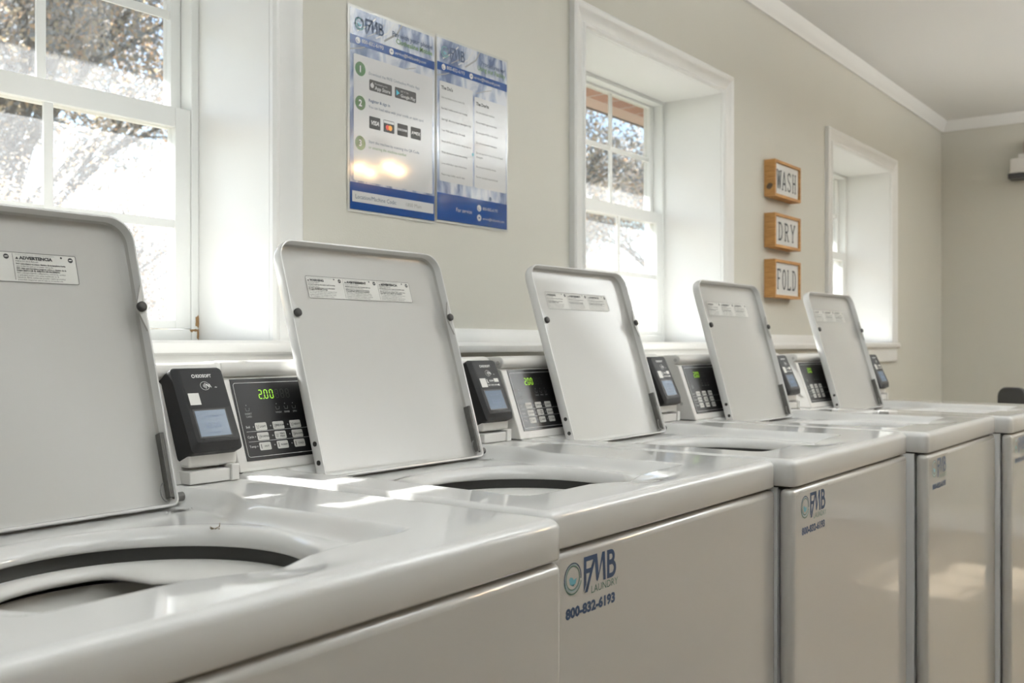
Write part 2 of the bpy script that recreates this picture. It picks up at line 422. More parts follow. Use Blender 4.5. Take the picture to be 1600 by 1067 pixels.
def casing_profile_piece(bm, p0, p1, out, w=.068):
    """moulded casing strip from p0 to p1 (x,z), 'out' is the outward direction (x,z); mitred by overlap"""
    steps = [(0, .009), (.006, .014), (.012, .014), (.017, .009), (.022, .010), (.046, .016), (.052, .020), (.062, .021), (w, .017), (w, 0), (0, 0)]
    o_ = Vector(out); t = (Vector(p1) - Vector(p0)).normalized()
    A = []; B = []
    for s, h in steps:
        a = Vector(p0) + o_ * s - t * (s if p0[2 - 1] is not None else 0)
        b = Vector(p1) + o_ * s + t * s
        A.append(bm.verts.new((a.x, WY - h, a.y))); B.append(bm.verts.new((b.x, WY - h, b.y)))
    n = len(steps)
    for i in range(n): bm.faces.new((A[i], A[(i + 1) % n], B[(i + 1) % n], B[i]))
    bm.faces.new(A[::-1]); bm.faces.new(B)
def jamb_side(bm, x, out, zb, zt):
    steps = [(0, .009), (.006, .014), (.012, .014), (.017, .009), (.022, .010), (.046, .016), (.052, .020), (.062, .021), (.068, .017), (.068, 0), (0, 0)]
    A = [bm.verts.new((x + out * s, WY - h, zb)) for s, h in steps]; B = [bm.verts.new((x + out * s, WY - h, zt + s)) for s, h in steps]
    n = len(steps)
    for i in range(n): bm.faces.new((A[i], A[(i + 1) % n], B[(i + 1) % n], B[i]))
    bm.faces.new(A[::-1]); bm.faces.new(B)
def head_piece(bm, xa, xb, z):
    steps = [(0, .009), (.006, .014), (.012, .014), (.017, .009), (.022, .010), (.046, .016), (.052, .020), (.062, .021), (.068, .017), (.068, 0), (0, 0)]
    A = [bm.verts.new((xa - s, WY - h, z + s)) for s, h in steps]; B = [bm.verts.new((xb + s, WY - h, z + s)) for s, h in steps]
    n = len(steps)
    for i in range(n): bm.faces.new((A[i], A[(i + 1) % n], B[(i + 1) % n], B[i]))
    bm.faces.new(A[::-1]); bm.faces.new(B)

def sash(parent, nm, x0, x1, z0, z1, y0, y1, gx0, gx1, gz0, gz1, cols, rows, mw=.017):
    g = obj(nm, boxes((x0, gx0, y0, y1, z0, z1), (gx1, x1, y0, y1, z0, z1), (gx0, gx1, y0, y1, z0, gz0), (gx0, gx1, y0, y1, gz1, z1)), 'vinyl', parent, bevel=(.0015, 2))
    ym = (y0 + y1) / 2
    pb = bmesh.new(); box(pb, gx0 - .004, gx1 + .004, ym - .0015, ym + .0015, gz0 - .004, gz1 + .004)
    obj('glass_pane', pb, 'glass', g)
    mb = bmesh.new()
    pw = (gx1 - gx0 - mw * (cols - 1)) / cols; ph = (gz1 - gz0 - mw * (rows - 1)) / rows
    for i in range(1, cols):
        a = gx0 + i * pw + (i - 1) * mw; box(mb, a, a + mw, ym - .009, ym - .0025, gz0, gz1)
    for i in range(1, rows):
        a = gz0 + i * ph + (i - 1) * mw; box(mb, gx0, gx1, ym - .0085, ym - .003, a, a + mw)
    obj('muntin_grid', mb, 'vinyl', g)
    return g
WLABEL = ['nearest double-hung window behind the first open lid', 'double-hung window right of the blue posters', 'farthest double-hung window beside the room corner']
for n_, (a, b) in enumerate(OPEN):
    w = empty('window_%d' % (n_ + 1), ((a + b) / 2, WY, Z_SILL)); tag(w, WLABEL[n_], kind='structure')
    w_inv = Matrix.Translation(-Vector(w.location))
    def part(nm, bm_, mt, par=w, **kw):
        if par is w: xf(bm_, w_inv)
        return obj(nm, bm_, mt, par, **kw)
    cb = bmesh.new(); jamb_side(cb, a, -1, Z_SILL - .002, Z_HEAD); jamb_side(cb, b, 1, Z_SILL - .002, Z_HEAD); head_piece(cb, a, b, Z_HEAD)
    part('casing', cb, 'trim', smooth=30)
    # deep reveal boards
    part('reveal', boxes((a - .02, a, WY + .001, 1.79, Z_SILL, Z_HEAD + .02), (b, b + .02, WY + .001, 1.79, Z_SILL, Z_HEAD + .02), (a, b, WY + .001, 1.79, Z_HEAD, Z_HEAD + .02)), 'trim')
    sl = [(1.79, Z_SILL - .0267), (WY - .026, Z_SILL - .0267), (WY - .031, Z_SILL - .022), (WY - .033, Z_SILL - .013), (WY - .031, Z_SILL - .005), (WY - .026, Z_SILL), (1.79, Z_SILL)]
    cut = .068
    part('window_sill', extrude_x(sl, a - cut, b + cut), 'trim', smooth=30)
    ap = [(WY, Z_SILL - .027), (WY - .014, Z_SILL - .027), (WY - .016, Z_SILL - .034), (WY - .016, Z_SILL - .092), (WY - .012, Z_SILL - .097), (WY, Z_SILL - .097)]
    part('apron', extrude_x(ap, a - cut, b + cut - .004), 'trim', smooth=30)
    # vinyl frame and sashes
    fy0, fy1 = 1.7225, 1.795
    fb = boxes((a, a + .018, fy0, fy1, Z_SILL, Z_HEAD), (b - .018, b, fy0, fy1, Z_SILL, Z_HEAD), (a + .018, b - .018, fy0, fy1, Z_HEAD - .014, Z_HEAD), (a + .018, b - .018, fy0, fy1, Z_SILL, EYE + .03))
    fr_ = part('window_frame', fb, 'vinyl', bevel=(.002, 2))
    E0 = EYE
    s1 = sash(w, 'upper_sash', a + .019, b - .019, E0 + .440, E0 + .8655, 1.758, 1.786, a + .042, b - .042, E0 + .480, E0 + .858, 3, 2)
    s2 = sash(w, 'lower_sash', a + .019, b - .019, E0 + .031, E0 + .474, 1.7235, 1.753, a + .054, b - .054, E0 + .048, E0 + .434, 3, 2)
    for s_ in (s1, s2): s_.matrix_parent_inverse = Matrix.Identity(4); s_.data.transform(w_inv)
    for s_ in (s1, s2):
        for c_ in s_.children: c_.data.transform(w_inv)
    lk = boxes((a + .40, a + .445, 1.726, 1.744, E0 + .474, E0 + .483)); cyl(lk, (a + .422, 1.735, E0 + .483), (0, 0, 1), .007, .006, 12)
    xf(lk, w_inv); obj('sash_lock', lk, 'vinyl', s2)
    if n_ == 0:
        pb = bmesh.new()
        for cx, cz_, rx, rz in ((b - .004, EYE + .046, .006, .012), (b - .003, EYE + .020, .003, .011), (b - .010, EYE + .028, .009, .0025), (b - .018, EYE + .027, .004, .003)):
            pts = [(cx + rx * (1 + .25 * math.sin(3 * t + cx * 90)) * math.cos(t), cz_ + rz * (1 + .2 * math.cos(5 * t)) * math.sin(t)) for t in [2 * PI * q / 18 for q in range(18)]]
            pts = [(min(x, b - .0006), z) for x, z in pts]
            poly(pb, pts, 1.7219)
        part('chipped_paint', pb, 'rust', label='brown patches of chipped paint in the lower right corner')

# eave of the roof, seen through the glass
zs = EYE + 1.09
o = obj('trim_6', boxes((-6, 12, 1.9, 2.47, zs, zs + .02), (-6, 12, 2.45, 2.475, zs, zs + .17)), 'soffit'); tag(o, 'tan soffit and fascia of the eave outside the windows', kind='structure')
o = obj('roof', boxes((-6, 12, 1.9, 2.48, zs + .17, zs + .26), (-6, 12, -4.2, 1.9, 2.56, 2.66)), 'dark'); tag(o, 'roof deck over the eave', kind='structure')

# ================================================================= WASHING MACHINES
ZT = EYE - 0.1903           # height of the washer's top deck
WX = [(0.8913, 0.6055, 0.7762, -0.0002), (1.5391, 0.6267, -0.4109, 0.0014), (2.1856, 0.5969, -0.2014, 0.0022), (2.8645, 0.5561, -0.7893, -0.0002), (3.5297, 0.4963, -2.3114, -0.0031)]
TILT = [16.284, 17.163, 17.565, 15.860, 16.638]
W_ = 0.65; D_ = 0.70; SK = 0.0448

# ---- top panel: polar sheet around the tub opening
WLX0, WLX1, WLY0, WLY1 = .088, .510, .088, .552
OCX, OCY, ORAD = .292, .252, .163
def smooth01(t): t = max(0, min(1, t)); return t * t * (3 - 2 * t)
def sd_rrect(x, y, x0, x1, y0, y1, r):
    cx, cy = (x0 + x1) / 2, (y0 + y1) / 2; hx, hy = (x1 - x0) / 2 - r, (y1 - y0) / 2 - r
    dx, dy = abs(x - cx) - hx, abs(y - cy) - hy
    return math.hypot(max(dx, 0), max(dy, 0)) + min(max(dx, dy), 0) - r
def deck_h(x, y):
    e = smooth01((y - .34) / .13)
    d = -sd_rrect(x, y, WLX0 - .012 * e, WLX1 + .045 * e, WLY0, WLY1, .03)          # >0 inside the well
    z = 0.0
    if d > 0:
        wdt = .034 if y > .14 else .016 + .018 * max(0, (y - .09) / .05)
        z = -(.0185 + .005 * e) * smooth01(d / wdt)
        # raised rounded lip around the opening, highest behind it
    rr = math.hypot(x - OCX, y - OCY)
    ang = math.atan2(y - OCY, x - OCX)
    lip = .0045 * (0.5 + 0.5 * math.sin(ang)) * math.exp(-((rr - ORAD - .020) / .013) ** 2)
    if d > 0.01: z += lip
    if rr < ORAD + .014:                                     # rounded drop into the tub
        t = (ORAD + .014 - rr) / .014
        z -= .014 * (1 - math.sqrt(max(0, 1 - min(1, t) ** 2)))
    # finger dip in the front lip
    if y < .12: z -= .0055 * math.exp(-((x - .325) / .045) ** 2) * smooth01((y - .02) / .05)
    # rear apron rises to meet the console foot
    return z
def top_panel_bm():
    bm = bmesh.new()
    NA, NR = 288, 74
    r_c = .014; ins = .012
    def boundary(ang, inset):
        x0, x1, y0, y1 = .008 + inset, W_ - inset, inset, D_ - inset
        c, s = math.cos(ang), math.sin(ang)
        # march to the rounded rectangle
        lo, hi = 0.0, 1.0
        rr_ = max(r_c - inset * .6, .004)
        for _ in range(26):
            m_ = (lo + hi) / 2
            if sd_rrect(OCX + c * m_, OCY + s * m_, x0, x1, y0, y1, rr_) > 0: hi = m_
            else: lo = m_
        return OCX + c * lo, OCY + s * lo
    # angles: pull samples to the four corners
    corners = [math.atan2(cy - OCY, cx - OCX) for cx, cy in ((W_ - .005, .005), (W_ - .005, D_ - .005), (.013, D_ - .005), (.013, .005))]
    angs = sorted([2 * PI * k / NA - PI for k in range(NA)] + [c + dlt for c in corners for dlt in (-.012, -.006, -.002, .002, .006, .012)])
    rows = []
    for a in angs:
        bx, by = boundary(a, ins)
        col = []
        R1 = math.hypot(bx - OCX, by - OCY)
        # inner wall of the rim
        for zz, rr in ((-.037, ORAD + .004), (-.036, ORAD + .001), (-.0345, ORAD)):
            col.append((OCX + rr * math.cos(a), OCY + rr * math.sin(a), zz + (.0 if zz < -.04 else 0)))
        for k in range(NR + 1):
            t = k / NR
            rr = ORAD + .0002 + (R1 - ORAD) * (t ** 1.25)
            x, y = OCX + rr * math.cos(a), OCY + rr * math.sin(a)
            col.append((x, y, deck_h(x, y)))
        for k in range(1, 7):       # rolled edge
            q = R(15 * k)
            bx2, by2 = boundary(a, ins * (1 - math.sin(q)))
            col.append((bx2, by2, -ins * (1 - math.cos(q))))
        bx2, by2 = boundary(a, 0)
        col.append((bx2, by2, -SK + .0025)); 
        bx3, by3 = boundary(a, .0015); col.append((bx3, by3, -SK))
        bx3, by3 = boundary(a, .012); col.append((bx3, by3, -SK))
        rows.append([bm.verts.new((x, y, z + ZT)) for x, y, z in col])
    n = len(rows); m_ = len(rows[0])
    for i in range(n):
        A, B = rows[i], rows[(i + 1) % n]
        for j in range(m_ - 1): bm.faces.new((A[j], A[j + 1], B[j + 1], B[j]))
    return bm

def lathe_ring(prof, cx, cy, seg=96, rmod=None):
    bm = bmesh.new(); rows = []
    for k in range(seg):
        a = 2 * PI * k / seg
        rows.append([bm.verts.new((cx + (r + (rmod(a, i) if rmod else 0)) * math.cos(a), cy + (r + (rmod(a, i) if rmod else 0)) * math.sin(a), ZT + z)) for i, (r, z) in enumerate(prof)])
    for k in range(seg):
        A, B = rows[k], rows[(k + 1) % seg]
        for j in range(len(prof) - 1): bm.faces.new((A[j], A[j + 1], B[j + 1], B[j]))
    return bm

CS = math.cos(R(20)); SN = math.sin(R(20))
def face_frame(y0, tilt, dz=0):
    """matrix taking (x, depth, s) onto a face leaning back by tilt, s measured up the slope from the deck"""
    return Matrix.Translation((0, y0, ZT)) @ Matrix.Rotation(-R(tilt), 4, 'X')

SEG = {'0': 'abcdef', '2': 'abged', '8': 'abcdefg', '.': ''}
def seg_digit(bm, ch, x, s, w, h, d, mi, th=.0016):
    g = .0006
    L = {'a': [(x + g, s + h), (x + w - g, s + h)], 'g': [(x + g, s + h / 2), (x + w - g, s + h / 2)], 'd': [(x + g, s), (x + w - g, s)],
         'f': [(x, s + h / 2 + g), (x, s + h - g)], 'b': [(x + w, s + h / 2 + g), (x + w, s + h - g)],
         'e': [(x, s + g), (x, s + h / 2 - g)], 'c': [(x + w, s + g), (x + w, s + h / 2 - g)]}
    for c in SEG[ch]: ring_line(bm, L[c], th, d, mi, closed=False)

def logo_fmb(bm, x, z, h, d, mi_navy, mi_teal, mi_green, mi_grey, laundry=True, phone=True, mi_ring=None):
    mi_ring = mi_teal if mi_ring is None else mi_ring
    """ring-and-letters logo; x,z = lower left of the ring, h = cap height of FMB; units metres"""
    r = h * .50; cx, cz_ = x + r, z + h * .42
    ring_line(bm, arc(cx, cz_, r * .98, -10, 215, 28), h * .05, d, mi_navy, False)
    ring_line(bm, arc(cx, cz_ - h * .03, r * 1.02, 185, 345, 20), h * .05, d, mi_green, False)
    ring_line(bm, arc(cx, cz_, r * .80, 0, 360, 28)[:-1], h * .05, d, mi_green)
    ring_line(bm, arc(cx, cz_, r * .90, 60, 330, 24), h * .07, d, mi_ring, False)
    # wave in the middle
    poly(bm, [(cx - r * .45, cz_ - r * .02), (cx - r * .28, cz_ + r * .10), (cx - r * .05, cz_ + r * .02), (cx + r * .10, cz_ - r * .14), (cx + r * .45, cz_ - r * .06), (cx + r * .33, cz_ - r * .40), (cx, cz_ - r * .56), (cx - r * .35, cz_ - r * .38)], d, mi_teal)
    # letters
    x0 = x + 2 * r + h * .16; t = h * .17
    def q(pts): poly(bm, [(x0 + px * h, z + pz * h) for px, pz in pts], d, mi_navy)
    q([(0, -.18), (.16, .05), (.16, 1), (0, 1)]); q([(.16, .84), (.66, .84), (.72, 1), (.16, 1)]); q([(.16, .42), (.46, .42), (.53, .58), (.16, .58)])
    q([(.06, -.22), (.24, -.22), (.80, .98), (.66, 1.0)])
    q([(.66, 1.0), (.84, 1.0), (.96, .18), (.86, .02), (.78, .10)]); q([(.86, .02), (.97, .22), (1.30, 1.0), (1.16, 1.0)]); q([(1.16, 1.0), (1.34, 1.0), (1.40, 0), (1.24, 0)])
    q([(1.48, 0), (1.64, 0), (1.64, 1), (1.48, 1)])
    ring_line(bm, [(x0 + 1.60 * h, z + .92 * h)] + [(x0 + px, pz) for px, pz in arc(1.74 * h, z + .74 * h, .18 * h, 90, -90, 10)] + [(x0 + 1.62 * h, z + .56 * h)], t * .95, d, mi_navy, False)
    ring_line(bm, [(x0 + 1.60 * h, z + .54 * h)] + [(x0 + px, pz) for px, pz in arc(1.78 * h, z + .31 * h, .23 * h, 90, -90, 10)] + [(x0 + 1.60 * h, z + .08 * h)], t * .95, d, mi_navy, False)
    if laundry: text(bm, 'LAUNDRY', x0 + .44 * h, z - .31 * h, .37 * h, d, mi_grey, sx=1.04)
    if phone: text(bm, '800-832-6193', x + .08 * h, z - .90 * h, .47 * h, d, mi_navy, bold=.024 * h, sx=1.17)

def lid_frame(tilt):
    # local lid coords (u along x, w toward the viewer = -y, v up the lid) -> washer coords
    return Matrix.Translation((.1175, .5075, ZT - .0179)) @ Matrix.Rotation(-R(tilt), 4, 'X')

def make_washer():
    root = empty('washing_machine')
    # cabinet behind the front panel
    za, zb = .022, ZT - SK - .003
    o = obj('cabinet', boxes((.011, .020, .030, D_ - .004, za, zb), (.638, .647, .030, D_ - .004, za, zb), (.020, .638, .030, .039, za, zb), (.020, .638, D_ - .013, D_ - .004, za, zb), (.020, .638, .039, D_ - .013, za, za + .01)), 'cabinet', root)
    g0, g1 = ZT - SK - .006, ZT - SK + .006
    obj('top_gap_shade', boxes((.017, .030, .012, D_ - .01, g0, g1), (.628, .640, .012, D_ - .01, g0, g1), (.030, .628, .012, .028, g0, g1), (.030, .628, D_ - .025, D_ - .01, g0, g1)), 'gap_shade', root)  # dark strips painting the shade in the gap under the top panel
    # front panel: wraps round the front corners, crowned top edge
    bm = boxes((.008, .650, .001, .027, .06, ZT - SK - .0035))
    o = obj('front_panel', bm, 'front_shaded', root, bevel=(.011, 5), smooth=45)
    obj('kick_plate', boxes((.018, .64, .02, .035, .022, .057)), 'cabinet', root)
    for fx in (.05, .60):
        for fy in (.07, .64):
            b = bmesh.new(); cyl(b, (fx, fy, .0035), (0, 0, 1), .018, .02, 16); obj('foot', b, 'rubber', root)
    obj('top_panel', top_panel_bm(), 'enamel', root, smooth=60)
    # tub parts below the opening
    obj('opening_gasket', lathe_ring([(ORAD + .006, -.030), (ORAD + .008, -.045), (ORAD + .010, -.070), (ORAD + .002, -.070)], OCX, OCY), 'gasket', root, smooth=True)
    def bulge(a, i):
        return -.050 * smooth01((math.cos(a - R(8)) - .42) / .38) * (0, 0, .12, .45, .85, 1, 1, .6)[i]
    o = obj('tub_cover', lathe_ring([(ORAD + .007, -.0520), (ORAD + .001, -.0510), (ORAD - .005, -.0520), (ORAD - .010, -.0550), (ORAD - .013, -.0590), (ORAD - .0135, -.0630), (ORAD - .011, -.0650), (ORAD + .004, -.0660)], OCX, OCY, rmod=bulge), 'plastic', root, smooth=True)
    b = lathe_ring([(ORAD + .002, -.0720), (ORAD - .001, -.0740), (ORAD - .004, -.0900), (ORAD - .009, -.0920), (ORAD - .0115, -.0950), (ORAD - .0105, -.0985), (ORAD - .004, -.1010), (ORAD - .004, -.45), (ORAD - .05, -.47), (.001, -.47)], OCX, OCY)
    obj('wash_basket', b, 'tubgrey', root, smooth=True)
    b = lathe_ring([(.11, -.468), (.075, -.44), (.045, -.36), (.038, -.24), (.034, -.20), (.02, -.19), (.001, -.188)], OCX, OCY, 48)
    obj('agitator', b, 'plastic', root, smooth=True)
    # grimy lint gathered at the right hinge
    b = bmesh.new(); NX, NY = 60, 36; rr = random.Random(5); grid = {}
    for i in range(NX + 1):
        for j in range(NY + 1):
            x, y = .478 + .056 * i / NX, .474 + .036 * j / NY
            grid[i, j] = b.verts.new((x, y, ZT + deck_h(x, y) + .0004))
    for i in range(NX):
        for j in range(NY):
            u, v = (i - 33) / 19.0, (j - 22) / 13.0
            if rr.random() < 1.0 - 1.0 * math.hypot(u, v): b.faces.new((grid[i, j], grid[i + 1, j], grid[i + 1, j + 1], grid[i, j + 1]))
    bmesh.ops.delete(b, geom=[v for v in b.verts if not v.link_faces], context='VERTS')
    obj('hinge_grime', b, 'dullsteel', root, label='dark grimy lint by the lid hinge')
    # ---- console
    prof = [(.5541, 0.0)]
    prof += [(.5541 + .1435 * SN, .1435 * CS)]
    y1, z1 = prof[-1]
    # hood roll bulging forward above the face
    cxy = (y1 + .011, z1 + .0165)
    for a in (262, 240, 215, 190, 165, 140, 115, 95): prof.append((cxy[0] + .0155 * math.cos(R(a)), cxy[1] + .0125 * math.sin(R(a))))
    prof += [(.66, z1 + .026), (.685, z1 + .022), (.690, z1 + .010), (.690, 0.0)]
    bm = extrude_x([(y, z + ZT) for y, z in prof], .009, .645)
    con = obj('console', bm, 'plastic', root, bevel=(.004, 3), smooth=32)
    for sx_, sy_, sz_ in ((.0091, .612, .150), (.0091, .594, .040)):
        b = bmesh.new(); cyl(b, (sx_, sy_, ZT + sz_), (-1, 0, 0), .0045, .0014, 14)
        obj('side_screw', b, 'screw', con)
    # dark strip painting the shade in the gap under the console
    obj('console_gap_shade', boxes((.014, .640, .5575, .66, ZT - .0205, ZT + .0015)), 'gap_shade', root)
    F = face_frame(.5541, 20)
    # ---- control panel
    b = bmesh.new(); box(b, .0255, .205, -.0012, .001, .016, .144)
    panel = obj('control_panel', xf(b, F), 'black', root)
    b = bmesh.new()
    ring_line(b, rrect(.0292, .201, .0215, .1375, .004), .0007, -.0014)
    for s_ in (.0605, .0448): ring_line(b, [(.035, s_), (.198, s_)], .0005, -.0014, closed=False)
    for (tx, x, s_) in (('Soil', .0355, .066), ('Cycle', .0345, .0505), ('Temp', .0345, .0355)): text(b, tx, x, s_, .0052, -.0014)
    for s_ in (.0675, .052, .037):
        for x in (.0492, .0815, .1145): disc(b, x, s_, .0012, -.0014, 1, 12)
    for lab, x in (('WASH', .1025), ('RINSE', .119), ('SPIN', .1345)): text(b, lab, x, .0868, .0040, -.0014, 1, align='CENTER', bold=.0001)
    text(b, 'INSERT', .0455, .0870, .0040, -.0014, 1, align='CENTER', bold=.0001); text(b, 'CARD', .0455, .0825, .0040, -.0014, 1, align='CENTER', bold=.0001)
    for x in (.1025, .119, .1345, .0455):
        ring_line(b, [(x - .0035, .0975), (x - .0027, .093), (x + .0027, .093), (x + .0035, .0975)], .0006, -.0014, 1, False); disc(b, x - .001, .1018, .0009, -.0014, 1, 10)
    obj('panel_markings', xf(b, F), ['white_ink', 'grey_ink'], panel)
    b = bmesh.new(); x = .0725
    for ch in '200':
        seg_digit(b, ch, x, .1115, .0056, .0135, -.0016, 0); x += .0105
        if ch == '2': disc(b, x - .0026, .1112, .0010, -.0016, 0, 8)
    for k_ in range(3):
        seg_digit(b, '8', x, .1115, .0056, .0135, -.0015, 1, .0010); x += .0105
    obj('display_digits', xf(b, F), ['lit_segment', 'dim_segment'], panel, label='green lit digits 2.00')
    names = [['LIGHT', 'MEDIUM', 'HEAVY'], ['NORMAL', 'PERM\nPRESS', 'DELICATES'], ['HOT', 'WARM', 'COLD']]
    for r_ in range(3):
        for c_ in range(3):
            x0_ = .0522 + c_ * .0330; s0 = .0612 - r_ * .0155
            b = bmesh.new()
            poly(b, rrect(x0_, x0_ + .0215, s0, s0 + .0122, .002), -.0019)
            bt = obj('button', xf(b, F), 'btn', panel)
    b = bmesh.new()
    for r_ in range(3):
        for c_ in range(3):
            x0_ = .0522 + c_ * .0330; s0 = .0612 - r_ * .0155
            tx = names[r_][c_]
            if '\n' in tx:
                t1, t2 = tx.split('\n'); text(b, t1, x0_ + .0142, s0 + .0066, .0038, -.0021, align='CENTER', bold=.0001, res=1); text(b, t2, x0_ + .0142, s0 + .0026, .0038, -.0021, align='CENTER', bold=.0001, res=1)
            else: text(b, tx, x0_ + .0136, s0 + .0045, .0036 if len(tx) > 6 else .0042, -.0021, align='CENTER', bold=.0001, res=1)
            if r_ == 2: ring_line(b, [(x0_ + .0035, s0 + .0025), (x0_ + .0035, s0 + .0095)], .0012, -.0021, closed=False)
            else: ring_line(b, [(x0_ + .0020, s0 + .0085), (x0_ + .0032, s0 + .0072), (x0_ + .0030, s0 + .003), (x0_ + .0055, s0 + .003), (x0_ + .0055, s0 + .0072), (x0_ + .0066, s0 + .0085)], .0007, -.0021, closed=False)
    obj('button_legends', xf(b, F), 'black_ink', panel)
    # ---- reader mount (white) and card reader (black)
    b = boxes((.5560, .6360, .5440, .5800, ZT + .0225, ZT + .056)); 
    obj('reader_mount', b, 'plastic', root, bevel=(.004, 3), smooth=35)
    b = boxes((.5520, .6180, .5360, .5640, ZT + .001, ZT + .0185), (.6180, .6310, .5330, .5640, ZT + .0005, ZT + .0235))
    obj('mount_bar', b, 'plastic', root, bevel=(.0015, 2), smooth=35)
    b = bmesh.new(); box(b, .5565, .634, .046, .056, .030, .172)
    G = face_frame(.505, 25)
    obj('reader_back_plate', xf(b, G), 'plastic', root, bevel=(.004, 3), smooth=35)
    # reader body with chamfered front
    b = bmesh.new()
    ring = lambda pts, d: [b.verts.new((x, d, z)) for x, z in pts]
    r0 = ring(rrect(.5535, .6355, .052, .1755, .006), .046); r1 = ring(rrect(.5530, .6360, .051, .176, .007), .006); r2 = ring(rrect(.5600, .6320, .062, .1725, .006), .0); r3 = ring(rrect(.5612, .6308, .0632, .1713, .005), -.0004)
    for A, B in ((r0, r1), (r1, r2), (r2, r3)):
        n = len(A)
        for i in range(n): b.faces.new((A[i], A[(i + 1) % n], B[(i + 1) % n], B[i]))
    b.faces.new(r3); b.faces.new(r0[::-1])
    rd = obj('card_reader', xf(b, G), 'reader', root, smooth=30)
    b = bmesh.new(); sheet(b, .5632, .6290, .1130, .1690, -.0010, 0, .003)
    text(b, 'KIOSOFT', .5860, .1582, .0066, -.0012, 1, bold=.00025, sx=.95)
    ring_line(b, arc(.5822, .1604, .0022, 0, 360, 18)[:-1], .0012, -.0012, 1)
    ring_line(b, [(.5970 + .0072 * math.cos(2 * PI * k / 24), .1455 + .0062 * math.sin(2 * PI * k / 24)) for k in range(24)], .0005, -.0012, 1)
    for k_ in range(4): ring_line(b, arc(.5925, .1452, .0022 + .0016 * k_, -38, 42, 8), .0007, -.0012, 1, False)
    poly(b, [(.5990, .1478), (.6035, .1425), (.6050, .1438), (.6010, .1485)], -.0012, 1); poly(b, [(.6035, .1480), (.6065, .1425), (.6075, .1430), (.6050, .1484)], -.0012, 1)
    ring_line(b, [(.6125, .1425), (.6150, .1437), (.6140, .1420), (.6165, .1430)], .0007, -.0012, 1, False)
    obj('reader_face', xf(b, G), ['reader_face', 'white_ink'], rd)
    b = bmesh.new(); box(b, .5665, .6210, -.0007, -.0003, .0690, .1115)
    obj('screen_bezel', xf(b, G), 'dark', rd)
    b = bmesh.new(); sheet(b, .5690, .6185, .0712, .1090, -.0009, 0)
    text(b, '$2.00', .5935, .0830, .0115, -.0011, 1, align='CENTER'); text(b, 'Tap to start', .5935, .0985, .0062, -.0011, 1, align='CENTER'); text(b, 'Insert card', .5935, .0750, .0045, -.0011, 1, align='CENTER')
    obj('screen', xf(b, G), ['screen', 'screen_text'], rd, label='pale blue lit screen')
    b = bmesh.new(); sheet(b, .5655, .6230, .1165, .1350, -.0013, 1)
    sheet(b, .5655, .5835, .1165, .1350, -.0015, 0)
    sheet(b, .6080, .6215, .1265, .1340, -.0015, 0); ring_line(b, [(.5870, .1330), (.5870, .1260), (.5900, .1260)], .0022, -.0015, 0, False)
    text(b, 'SCAN', .5935, .1280, .0048, -.0015, 0, bold=.0002); text(b, 'PAY WITH APP', .5855, .1190, .0040, -.0015, 0, bold=.0001)
    poly(b, [(.6110, .1200), (.6200, .1230), (.6205, .1180)], -.0015, 0)
    obj('sticker', xf(b, G), ['sticker', 'black'], rd)
    # ---- decal on the front panel
    b = bmesh.new(); sheet(b, .030, .166, ZT - .137, ZT - .056, .0007, 4)
    logo_fmb(b, .0405, ZT - .0965, .0345, .0004, 0, 1, 2, 3, mi_ring=5)
    obj('front_decal', b, ['navy', 'teal', 'grn_ink', 'grn_ink', 'front_shaded', 'ring_grey'], root)
    return root

